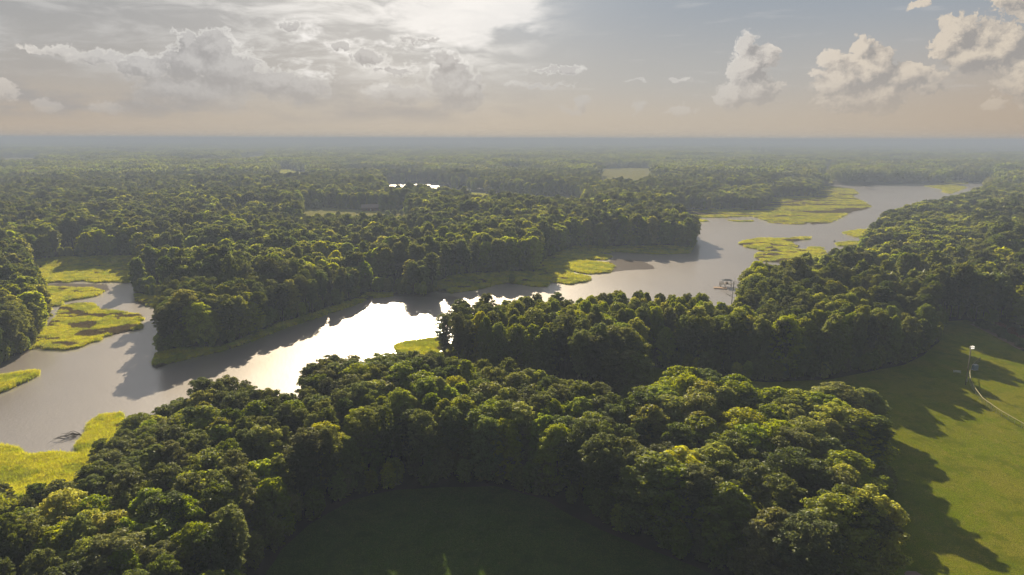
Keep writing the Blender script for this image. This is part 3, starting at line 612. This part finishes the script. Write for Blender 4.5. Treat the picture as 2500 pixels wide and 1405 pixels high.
NEAR_SRC = {(kind, tn, s): add_src(joined('woodland_tree', NEAR[kind][s][0], NEAR[kind][s][1], LEAF[tn])) for kind, tns in (('broad', ('bright', 'mid', 'olive')), ('pine', ('pine', 'dark'))) for tn in tns for s in range(3)}
rest = np.nonzero(~ind)[0]
pick = [NEAR_SRC[('broad' if isb[k] else 'pine', TN[tone[k]], var[k] % 3)] if dd[k] < 330 else MID[(TN[tone[k]], var[k] % 4)] for k in rest]
pts = np.c_[P[rest], Z[rest]-.1]
# low growth along banks and lawns
U = hexgrid(-700, 700, 70, 1000, 3.2, rng); U = U[(abs(np.degrees(np.arctan2(U[:, 0], U[:, 1]))) < 44)]
nearE = np.full(len(U), 1e9)
for q_ in [WATER]+list(LAWN.values()): nearE = np.minimum(nearE, dist(U, q_))
for q_ in list(MARSH.values())+[FIELD['house_field']]: nearE = np.minimum(nearE, dist(U, q_, 20))
U = U[nearE < 8]; U = U[plantable(U, .7)]; U = U[rng.random(len(U)) < .8]
un = len(U); ut = rng.choice(['mid', 'olive', 'bright'], un, p=[.62, .26, .12])
pick += [MID[(a, int(b))] for a, b in zip(ut, rng.integers(0, 4, un))]
pts = np.r_[pts, np.c_[U, height(U)-.1]]
ush = rng.uniform(.22, .46, un)
scatter('woodland', pts, pick, np.r_[rot[rest], rng.uniform(0, 6.28, un)], np.r_[hs[rest], ush], src, wid=np.r_[lat[rest], ush*1.25], kind='stuff', label='mixed woodland of pines and broadleaf trees around the creek and beyond', cat='woodland')
def ring(d0, d1, s, srcs, seed, smin, smax, margin):
    rg = np.random.default_rng(seed); W = d1*math.sin(R(46)); Q = hexgrid(-W, W, d0*.6, d1, s, rg); a = abs(np.degrees(np.arctan2(Q[:, 0], Q[:, 1]))); d = np.hypot(Q[:, 0], Q[:, 1])
    Q = Q[(a < 46) & (d >= d0) & (d < d1)]; Q = Q[plantable(Q, margin)]; Q = Q[abs(fbm(Q[:, 0]/(s*30)+7, Q[:, 1]/(s*9)+3, 91)-.5) > .05]; n = len(Q)
    return np.c_[Q, np.full(n, FLAT)], [srcs[k] for k in rg.integers(0, len(srcs), n)], rg.uniform(0, 6.28, n), rg.uniform(smin, smax, n)*(.62+.75*fbm(Q[:, 0]/(s*9), Q[:, 1]/(s*6), 3))
rings = [ring(1290, 3900, 22, STAND, 1, .85, 1.2, 8), ring(3800, 11000, 76, STAND2, 2, .85, 1.25, 30), ring(10800, 29500, 270, STAND3, 3, .8, 1.3, 30)]
scatter('distant_woodland', np.concatenate([a[0] for a in rings]), sum([a[1] for a in rings], []), np.concatenate([a[2] for a in rings]), np.concatenate([a[3] for a in rings]), src, kind='stuff', label='hazy unbroken woodland stretching to the horizon', cat='woodland')
# ------------------------------------------------------------ marsh grass
GR = [leaf('marsh_grass', (.27, .26, .010), (.46, .42, .008)), leaf('marsh_grass_green', (.20, .22, .010), (.34, .34, .010)), leaf('marsh_rush', (.10, .075, .035), (.09, .065, .03))]
gsrc = bpy.data.collections.new('marsh_sources')
for k in range(6):
    rg = np.random.default_rng(k); V, Fc = [], []
    for b_ in range(26):
        x, y = rg.normal(0, .28, 2); a = rg.uniform(0, 6.28); w = rg.uniform(.03, .06); h = rg.uniform(.6, 1.15); lx, ly = rg.normal(0, .22, 2); n0 = len(V)
        cx_, sx_ = math.cos(a)*w, math.sin(a)*w
        V += [(x-cx_, y-sx_, 0), (x+cx_, y+sx_, 0), (x+cx_*.8+lx*.5, y+sx_*.8+ly*.5, h*.6), (x-cx_*.8+lx*.5, y-sx_*.8+ly*.5, h*.6), (x+lx*1.6, y+ly*1.6, h)]
        Fc += [(n0, n0+1, n0+2, n0+3), (n0+3, n0+2, n0+4)]
    gsrc.objects.link(bpy.data.objects.new('tussock_%02d' % k, mesh('marsh_tussock', V, Fc, (GR[(0, 0, 1, 1, 2, 2)[k]],))))
WHERE = {'A': 'covering the broad island beside the left bank trees', 'B': 'on the narrow tongue behind the broad grass island', 'C': 'filling the cove below the tree wall', 'D': 'fringing the wooded point opposite', 'D2': 'on the short bank below the wooded point', 'E': 'spreading below the long tree wall in three lit tongues', 'E2': 'in the thin strip under the peninsula trees', 'F': 'in brown and yellow bands across the large flat marsh', 'F2': 'on the sliver of marsh by the peninsula tip', 'F3': 'on the two low bars off the large marsh', 'G': 'at the head of the far creek', 'G2': 'beyond the far footbridge', 'H': 'below the pine bluff', 'I': 'on the small patch by the pine shore', 'J': 'on the hooked island before the pine shore', 'K': 'beside the sun-glittering water', 'L': 'on the wedge of bank by the near wood', 'M': 'on the near bank below the creek', 'N': 'on the blade-shaped spit in the creek', 'O': 'along the thin creek behind the peninsula', 'Q': 'beside the far pond'}
grass_n = 0
for k, q_ in MARSHES.items():
    c = q_.mean(0); d = np.hypot(*c); s = max(.42, d*.0021)*(1.25 if k == 'F' else 1); rg = np.random.default_rng(hash(k) % 1000 if False else sum(map(ord, k)))
    lo, hi = q_.min(0), q_.max(0); Q = hexgrid(lo[0], hi[0], lo[1], hi[1], s, rg, .5); Q = Q[inside(Q, q_)]
    if not len(Q): continue
    f = fbm(Q[:, 0]/9+3, Q[:, 1]/6, 77)+rg.uniform(-.05, .05, len(Q)); br = {'A': .55, 'F': .52, 'J': .57}.get(k, .70)
    if k == 'F': f = fbm(Q[:, 0]/48+3, Q[:, 1]/15, 77)*.75+fbm(Q[:, 0]/9, Q[:, 1]/5, 12)*.25+rg.uniform(-.04, .04, len(Q))
    t_ = np.where(f > br, 2, np.where(fbm(Q[:, 0]/5, Q[:, 1]/5, 14) > .55, 1, 0)); sc_ = np.where(t_ == 2, .75, 1.0)*rg.uniform(.75, 1.2, len(Q))*(.75+.5*fbm(Q[:, 0]/3, Q[:, 1]/3, 9))
    Zq = height(Q); keepq = Zq > -.25; Q, t_, sc_, Zq = Q[keepq], t_[keepq], sc_[keepq], Zq[keepq]; grass_n += len(Q)
    # far marshes take wider, not taller, tussocks: height is restored below
    scatter('marsh_grass', np.c_[Q, np.maximum(Zq, 0)-.05], t_*2+rg.integers(0, 2, len(Q)), rg.uniform(0, 6.28, len(Q)), sc_, gsrc, wid=sc_*max(1, s/.55), kind='stuff', label='yellow-green marsh grass '+WHERE[k], cat='marsh grass')
print('marsh tussocks', grass_n, 'trees', len(P), 'single', ind.sum())
# ------------------------------------------------------------ small things
WOOD = pbr('weathered_wood', (.20, .165, .13), .85, .3, 1.5); TIMBER = pbr('new_timber', (.42, .26, .15), .75, .2, 1.2); SHINGLE = pbr('grey_roofing', (.09, .10, .11), .95, .2, 2)
METAL = pbr('galvanised_steel', (.45, .45, .44), .45, .1, 2, .6); WHITE = pbr('white_paint', (.75, .74, .72), .5, .06, 1); BLUE = pbr('blue_cabinet_paint', (.42, .52, .66), .5, .1, 1)
BRICK = pbr('red_brick', (.32, .15, .11), .85, .2, 4); ROOFPINK = pbr('pale_red_roofing', (.48, .34, .30), .6, .12, 1); GLASS = pbr('window_glass', (.05, .06, .07), .1, .1, 1); YELLOW = pbr('yellow_rail_cap', (.42, .36, .17), .7, .15, .5)
LAMP = pbr('lit_floodlight', (.9, .88, .8), .3, .02, 1, 0, (1, .93, .8, 1.1)); EARTH = pbr('bare_earth', (.30, .205, .14), .95, .2, .6); DARK = pbr('dark_hull', (.03, .03, .035), .6, .2, 2)
def thing(name, loc, rz=0, **kw): e = obj(name, None, None, loc, rz, **kw); e.empty_display_size = .5; return e
# covered dock
d = thing('covered_dock', (DOCK[0]+1.0, DOCK[1], 0), R(-8), label='grey roofed wooden dock on piles beside the pine shore', cat='dock'); d.scale = (.78, .78, .78)
MB().box(-3.4, 4.4, -2.6, 2.6, 1.95, 2.15).build('deck', WOOD, d)
for x in (-3.2, 0.3, 4.1):
    for y in (-2.4, 2.4): MB().tube([(x, y, -1.6), (x, y, 1.95)], .16, 8).build('pile', WOOD, d)
for x in (-1.5, 1.2, 4.0):
    for y in (-2.2, 2.2): MB().tube([(x, y, 2.15), (x, y, 4.55)], .10, 6).build('roof_post', WOOD, d)
rf = MB(); zr, z0 = 5.35, 4.55; c = [(-2.1, -2.9, z0), (4.7, -2.9, z0), (4.7, 2.9, z0), (-2.1, 2.9, z0)]; a, b = (-.1, 0, zr), (2.7, 0, zr)
rf.poly([c[0], c[1], b, a]).poly([c[2], c[3], a, b]).poly([c[1], c[2], b]).poly([c[3], c[0], a]).poly([c[3], c[2], c[1], c[0]]); rf.build('roof', SHINGLE, d)
for y in (-2.5, 2.5): 
    rl = MB().box(-3.4, -1.6, y-.04, y+.04, 3.05, 3.15).box(-3.4, -1.6, y-.03, y+.03, 2.6, 2.68)
    for x in (-3.36, -2.5, -1.66): rl.box(x-.05, x+.05, y-.05, y+.05, 2.15, 3.05)
    rl.build('railing', WOOD, d)
rl = MB().box(-3.44, -3.36, -2.4, 2.4, 3.05, 3.15).box(-3.43, -3.37, -2.4, 2.4, 2.6, 2.68)
for y in (-1.2, 0, 1.2): rl.box(-3.45, -3.35, y-.05, y+.05, 2.15, 3.05)
rl.build('railing', WOOD, d)
MB().box(.4, 2.2, .2, 1.0, 2.15, 2.95).build('storage_chest', TIMBER, d)
MB().tube([(-3.6, -3.0, .35), (-2.6, -2.6, 2.15)], .07, 5).tube([(-3.1, -3.2, .35), (-2.1, -2.6, 2.15)], .07, 5).build('gangway', WOOD, d)
w = thing('walkway', (DOCK[0]+4.6, DOCK[1]-.5, -.35), R(-8), label='long wooden walkway on piles joining the roofed dock to shore', cat='walkway')
MB().box(0, 30, -.75, .75, 1.97, 2.12).build('deck', WOOD, w)
for k in range(11):
    for y in (-.65, .65): MB().tube([(1+k*2.8, y, -1.4), (1+k*2.8, y, 3.0)], .11, 6).build('pile', WOOD, w)
for y in (-.72, .72): MB().box(.2, 29.8, y-.04, y+.04, 2.95, 3.03).build('handrail', WOOD, w)
f_ = thing('floating_platform', (DOCK[0]-2.4, DOCK[1]-4.6, 0), R(-12), label='low orange-brown timber swimming float before the roofed dock', cat='float')
for k in range(8): MB().box(-3.8, 3.0, -2.0+k*.5, -2.0+k*.5+.46, .32, .40).build('plank', TIMBER, f_)
MB().box(-3.7, 2.9, -1.9, 1.9, -.15, .32).build('frame', WOOD, f_)
for x in (-2.6, 1.8): MB().box(x-.5, x+.5, -1.7, 1.7, -.45, -.15).build('pontoon', DARK, f_)
# bare trees
def bare(seed, H, lean, rad, spread=1.0):
    rg = random.Random(seed); tk, br = MB(), MB(); top = Vector((lean, 0, H)); tk.tube([(0, 0, -.5), (lean*.25+.1, .1, H*.4), (lean*.6, -.1, H*.72), top], [rad, rad*.75, rad*.5, rad*.12], 7)
    def grow(p_, dr, L, r_, lv):
        q_ = p_+dr*L; m_ = p_+dr*L*.5+Vector((rg.uniform(-.1, .1), rg.uniform(-.1, .1), .12*L*.3)); br.tube([p_, m_, q_], [r_, r_*.7, r_*.3], 5, False)
        if lv: 
            for k in range(3): grow(p_+(q_-p_)*rg.uniform(.4, .95), (dr+Vector((rg.uniform(-.7, .7), rg.uniform(-.7, .7), rg.uniform(-.2, .5)))).normalized(), L*.5, r_*.5, lv-1)
    for k in range(18):
        u = rg.uniform(.28, .97); a = k*2.4; p_ = Vector((lean*u*.95, 0, H*u)); grow(p_, Vector((math.cos(a), math.sin(a), .25)).normalized(), H*.20*(1.25-u)*spread+.5, rad*.35*(1.2-u), 2)
    return tk, br
for nm, loc, sd_, H, lean, lab in (('dead_tree', DEAD_A, 3, 13.5, .5, 'bare grey dead tree on the bank in front of the roofed dock'), ('dead_tree', DEAD_B, 8, 9, -3.2, 'leaning bare dead tree at the tip of the wooded point')):
    e = thing(nm, (*loc, .6), label=lab, cat='tree'); a, b = bare(sd_, H, lean, .2); a.build('trunk', PALE, e, True); b.build('branches', PALE, e, True)
e = thing('fallen_branches', (-117.5, 169.5, .1), R(20), label='heap of brown fallen branches in the water by the marsh wedge', cat='driftwood')
rg = random.Random(2)
for k in range(14):
    a = rg.uniform(2.4, 4.0); L = rg.uniform(2, 4.5); x, y = rg.uniform(-1.5, 3), rg.uniform(-1.2, 1.2)
    MB().tube([(x, y, 0), (x+math.cos(a)*L*.5, y+math.sin(a)*L*.5, rg.uniform(.3, 1.0)), (x+math.cos(a)*L, y+math.sin(a)*L, rg.uniform(0, .7))], [.09, .06, .02], 5).build('branch', BARK, e)
# ball field: light pole, fence, cabinet, bench
e = thing('light_pole', (*POLE, FLAT), R(8), label='tall floodlight pole with a lit lamp cluster on the ball field', cat='light pole')
MB().tube([(0, 0, -.3), (0, 0, 6), (0, 0, 12.6)], [.20, .17, .13], 10).build('pole', pbr('pole_wood', (.30, .26, .21), .8, .2, 1), e, True)
for z in (11.9, 12.4): MB().box(-.6, .6, -.07, .07, z-.06, z+.06).build('crossarm', METAL, e)
for z in (11.9, 12.4):
    for x in (-.42, 0, .42):
        h = MB().tube([(x, -.10, z+.30), (x, -.42, z+.22), (x, -.60, z+.17)], [.08, .15, .18], 10).build('floodlight', METAL, e, True)
        MB().tube([(x, -.585, z+.17), (x, -.64, z+.155)], [.165, .165], 10).build('lens', LAMP, h)
MB().box(-.25, .25, -.36, -.17, 1.2, 2.1).build('switch_box', METAL, e)
FP = arr(FENCE); seg = np.hypot(*np.diff(FP, axis=0).T); cum = np.r_[0, np.cumsum(seg)]
def along(s_): return np.array([np.interp(s_, cum, FP[:, 0]), np.interp(s_, cum, FP[:, 1])])
e = thing('outfield_fence', (*FP[0], FLAT), label='curved wire outfield fence with a pale yellow top rail', cat='fence'); o0 = FP[0]
n = int(cum[-1]/2.5); st = np.linspace(0, cum[-1], n+1); pt = [along(s_)-o0 for s_ in st]
for p_ in pt: MB().tube([(*p_, -.2), (*p_, 1.55)], .045, 6).build('post', METAL, e)
MB().tube([(*p_, 1.6) for p_ in pt], .095, 8).build('top_rail', YELLOW, e, True)
wm = MB()
for a, b in zip(pt[:-1], pt[1:]):
    for k in range(7):
        u, v_ = a+(b-a)*k/7, a+(b-a)*(k+1)/7
        wm.tube([(*u, .05), (*v_, 1.5)], .008, 3, False); wm.tube([(*u, 1.5), (*v_, .05)], .008, 3, False)
wm.build('wire_mesh', METAL, e)
e = thing('utility_cabinet', (BOX[0]+1.5, BOX[1]+.6, FLAT), R(15), label='small pale blue cabinet standing behind the outfield fence', cat='cabinet')
MB().box(-.75, .75, -.5, .5, .12, 1.7).build('body', BLUE, e); MB().box(-.82, .82, -.57, .57, 1.703, 1.8).build('lid', METAL, e); MB().box(-.85, .85, -.6, .6, -.1, .117).build('plinth', WHITE, e); MB().box(-.6, .6, -.53, -.503, .25, 1.55).build('door', BLUE, e)
e = thing('bench', (BENCH[0]-1.5, BENCH[1], FLAT), R(-20), label='small white-topped bench on the grass near the floodlight pole', cat='bench')
MB().box(-1.1, 1.1, -.2, .2, .42, .48).build('seat', WHITE, e); MB().box(-1.1, 1.1, .2, .25, .6, .95).build('backrest', WHITE, e)
for x in (-.9, .9): MB().box(x-.04, x+.04, -.18, .2, -.05, .417).box(x-.04, x+.04, .12, .197, .417, .95).build('leg', METAL, e)
def blob(name, c_, rx, ry, z, m_):
    o = sheet(name, [(c_[0]+math.cos(a_/12*6.283)*rx*random.Random(a_).uniform(.75, 1.2), c_[1]+math.sin(a_/12*6.283)*ry*random.Random(a_+5).uniform(.75, 1.2)) for a_ in range(12)], z, m_, .3, 1.0); return o
blob('bare_earth_patch', (DIRT[0]+.2, DIRT[1]-1.0), 1.7, 1.9, FLAT+.07, EARTH)
sheet('earth_bank', [(x-3, y+2) for x, y in HEDGE]+[(x+7, y+3) for x, y in HEDGE[::-1]], FLAT+.06, EARTH)
for loc, sd_, H, lean, lab in (((-47.5, 121), 21, 12, 1.2, 'pale dead snag at the wood edge left of the shaded lawn'), ((25, 119.5), 22, 13, -.8, 'pale dead snag on the ball field side of the shaded lawn'), ((92, 226), 24, 13, .4, 'dead snag at the back edge of the ball field lawn')):
    e = thing('dead_tree', (*loc, FLAT-.2), sd_, label=lab, cat='tree'); a, b = bare(sd_, H, lean, .17); a.build('trunk', PALE, e, True); b.build('branches', PALE, e, True)
# lone trees and shrubs near the field
LB = NEAR['broad']
tree('broadleaf_tree', LB[3][0], LB[3][1], LEAF['olive'], (BIG_TREE[0]+.5, BIG_TREE[1]-9, FLAT), 1.0, .95, 1.15, label='large rounded lone tree behind the earth bank by the ball field', cat='tree')
RED = leaf('leaves_red', (.14, .05, .03), (.12, .04, .02)); shr = [make_crown('shrub_crown', 'broad', 500+k, 3.0, 1.7, 900, .16, RED)[0] for k in range(2)]; shr_g = make_crown('shrub_crown', 'broad', 510, 3.2, 1.8, 900, .16, LEAF['dark'])[0]
shrub_tr = MB()
for k in range(5): shrub_tr.tube([(0, 0, -.1), (math.cos(k*1.26)*.4, math.sin(k*1.26)*.4, 1.0), (math.cos(k*1.26)*.8, math.sin(k*1.26)*.8, 2.0)], [.06, .04, .02], 5, False)
shrub_tr = mesh('shrub_stems', shrub_tr.v, shrub_tr.f, (BARK,))
rg = random.Random(4)
for k in range(22):
    s_ = k/21*(len(HEDGE)-1); i_ = min(int(s_), len(HEDGE)-2); u = s_-i_; x = HEDGE[i_][0]*(1-u)+HEDGE[i_+1][0]*u; y = HEDGE[i_][1]*(1-u)+HEDGE[i_+1][1]*u; g_ = k % 3 != 2
    e = thing('shrub', (x+(rg.uniform(-1.5, .5) if g_ else rg.uniform(3, 6)), y+rg.uniform(-.6, .6), FLAT), rg.uniform(0, 6), label='dark green shrub in the hedge along the ball field bank' if g_ else 'reddish-brown shrub on the earth bank above the ball field', cat='shrub', group='dark shrubs of the bank hedge' if g_ else 'reddish shrubs on the earth bank')
    e.scale = (rg.uniform(.8, 1.2),)*3; obj('crown', shr_g if g_ else shr[k % 2], e); obj('stem', shrub_tr, e)
# farmhouse and its small trees
e = thing('house', (*HOUSE, FLAT), R(12), label='low red-brick house with a pale reddish roof among trees', cat='house')
MB().box(-9, 9, -4.5, 4.5, -.3, 3.2).build('wall', BRICK, e)
MB().prism([(-9.6, -5.2, 3.2), (-9.6, 5.2, 3.2), (-9.6, 0, 6.6)], (19.2, 0, 0)).build('roof', ROOFPINK, e)
MB().box(3, 4, .4, 1.4, 4.2, 7.6).build('chimney', BRICK, e)
for x in (-7, -4.2, 3.2, 6.4):
    w_ = MB().box(x-.7, x+.7, -4.56, -4.502, 1.0, 2.5).build('window', WHITE, e); MB().box(x-.58, x+.58, -4.6, -4.563, 1.12, 2.38).build('pane', GLASS, w_)
dr = MB().box(-.6, .6, -4.56, -4.502, 0, 2.2).build('door', WHITE, e); MB().box(.38, .46, -4.63, -4.563, 1.0, 1.1).build('handle', METAL, dr)
MB().prism([(10, -6, 2.6), (10, 2, 2.6), (10, -2, 4.6)], (7, 0, 0)).build('porch_roof', ROOFPINK, e); MB().box(10.3, 16.7, -5.4, 1.4, -.3, 2.597).build('annex_wall', BRICK, e)
orn = make_crown('ornamental_crown', 'broad', 520, 5.5, 2.6, 1200, .34, LEAF['mid'])[0]; ot = MB().tube([(0, 0, -.2), (0, 0, 1.4), (.1, 0, 3.2)], [.16, .12, .06], 6); ot = mesh('ornamental_trunk', ot.v, ot.f, (BARK,))
for k, (x, y) in enumerate(ORCHARD):
    big = k > 3; tree('ornamental_tree', orn, ot, LEAF['mid' if k % 2 else 'olive'], (x, y, FLAT), k*1.3, 1.9 if big else .85+.1*(k % 3), label='rounded garden tree beside the red-brick house' if big else 'small round tree on the mown field below the house', cat='tree', group='garden trees by the house' if big else 'small trees on the house field')
# far dock, footbridge, buoy, water tower, far buildings
e = thing('covered_dock', (*FAR_DOCK, 0), label='small dark roofed dock on the far shore of the creek', cat='dock')
MB().box(-5, 5, -3, 3, 1.2, 1.4).build('deck', WOOD, e); MB().prism([(-5.5, -3.5, 4.2), (-5.5, 3.5, 4.2), (-5.5, 0, 5.6)], (11, 0, 0)).build('roof', SHINGLE, e)
for x in (-4.6, 0, 4.6):
    for y in (-2.7, 2.7): MB().tube([(x, y, -1.3), (x, y, 4.2)], .16, 6).build('post', WOOD, e)
B0, B1 = arr(BRIDGE); L = float(np.hypot(*(B1-B0))); e = thing('footbridge', (*B0, 0), math.atan2(B1[1]-B0[1], B1[0]-B0[0]), label='long grey timber footbridge between far marsh banks', cat='bridge')
MB().box(0, L, -1.2, 1.2, 3.0, 3.4).build('deck', PALE, e)
for k in range(12):
    for y in (-1, 1): MB().tube([(1+k*(L-2)/11, y, -1.3), (1+k*(L-2)/11, y, 4.6)], .22, 6).build('pile', PALE, e)
for y in (-1.1, 1.1): MB().box(0, L, y-.1, y+.1, 4.5, 4.7).build('handrail', PALE, e)
e = thing('mooring_buoy', (*BUOY, 0), label='small dark buoy floating off the hooked marsh island', cat='buoy')
MB().tube([(0, 0, -.4), (0, 0, -.1), (0, 0, .5), (0, 0, .75)], [.5, .8, .7, .2], 10).build('float', DARK, e, True); MB().tube([(0, 0, .7), (0, 0, 1.3)], .07, 6).build('post', METAL, e)
e = thing('water_tower', (*TOWER, FLAT), label='pale water tower rising from the distant woods', cat='water tower')
MB().tube([(0, 0, 31), (0, 0, 33), (0, 0, 36), (0, 0, 39), (0, 0, 41), (0, 0, 42)], [2, 6, 8, 7.6, 4.5, .5], 16).build('tank', WHITE, e, True)
MB().tube([(0, 0, -1), (0, 0, 31.2)], 1.1, 10).build('riser', WHITE, e)
for k in range(6): MB().tube([(math.cos(k*1.047)*8.5, math.sin(k*1.047)*8.5, -1), (math.cos(k*1.047)*6.3, math.sin(k*1.047)*6.3, 34)], .35, 6).build('leg', WHITE, e)
for k, (x, y) in enumerate(FAR_ROOFS):
    e = thing('warehouse', (x, y, FLAT), R(20*k-30), label=('white gabled barn in the hazy woods, alone', 'white tall shed far out in the hazy woods', 'long white warehouse beyond the water tower', 'second white warehouse next to the longer one')[k], cat='building')
    w_, l_, h_ = ((12, 22, 24), (14, 16, 26), (24, 60, 22), (20, 44, 22))[k]
    MB().box(-l_/2, l_/2, -w_/2, w_/2, -.5, h_).build('wall', WHITE, e); MB().prism([(-l_/2-.5, -w_/2-.8, h_), (-l_/2-.5, w_/2+.8, h_), (-l_/2-.5, 0, h_+w_*.3)], (l_+1, 0, 0)).build('roof', WHITE, e)
    MB().box(-2.5, 2.5, -w_/2-.1, -w_/2-.003, 0, 6).build('door', METAL, e)

# ------------------------------------------------------------ haze
m, t, o = mat('haze_air'); v = t.nodes.new('ShaderNodeVolumePrincipled'); v.inputs['Color'].default_value = (.43, .505, .67, 1); v.inputs['Density'].default_value = 0.00050; v.inputs['Anisotropy'].default_value = 0.0
t.links.new(v.outputs[0], o.inputs['Volume'])
b = MB().box(-33000, 33000, -33000, 33000, -2.4, 84)
b.build('haze', m, kind='stuff')
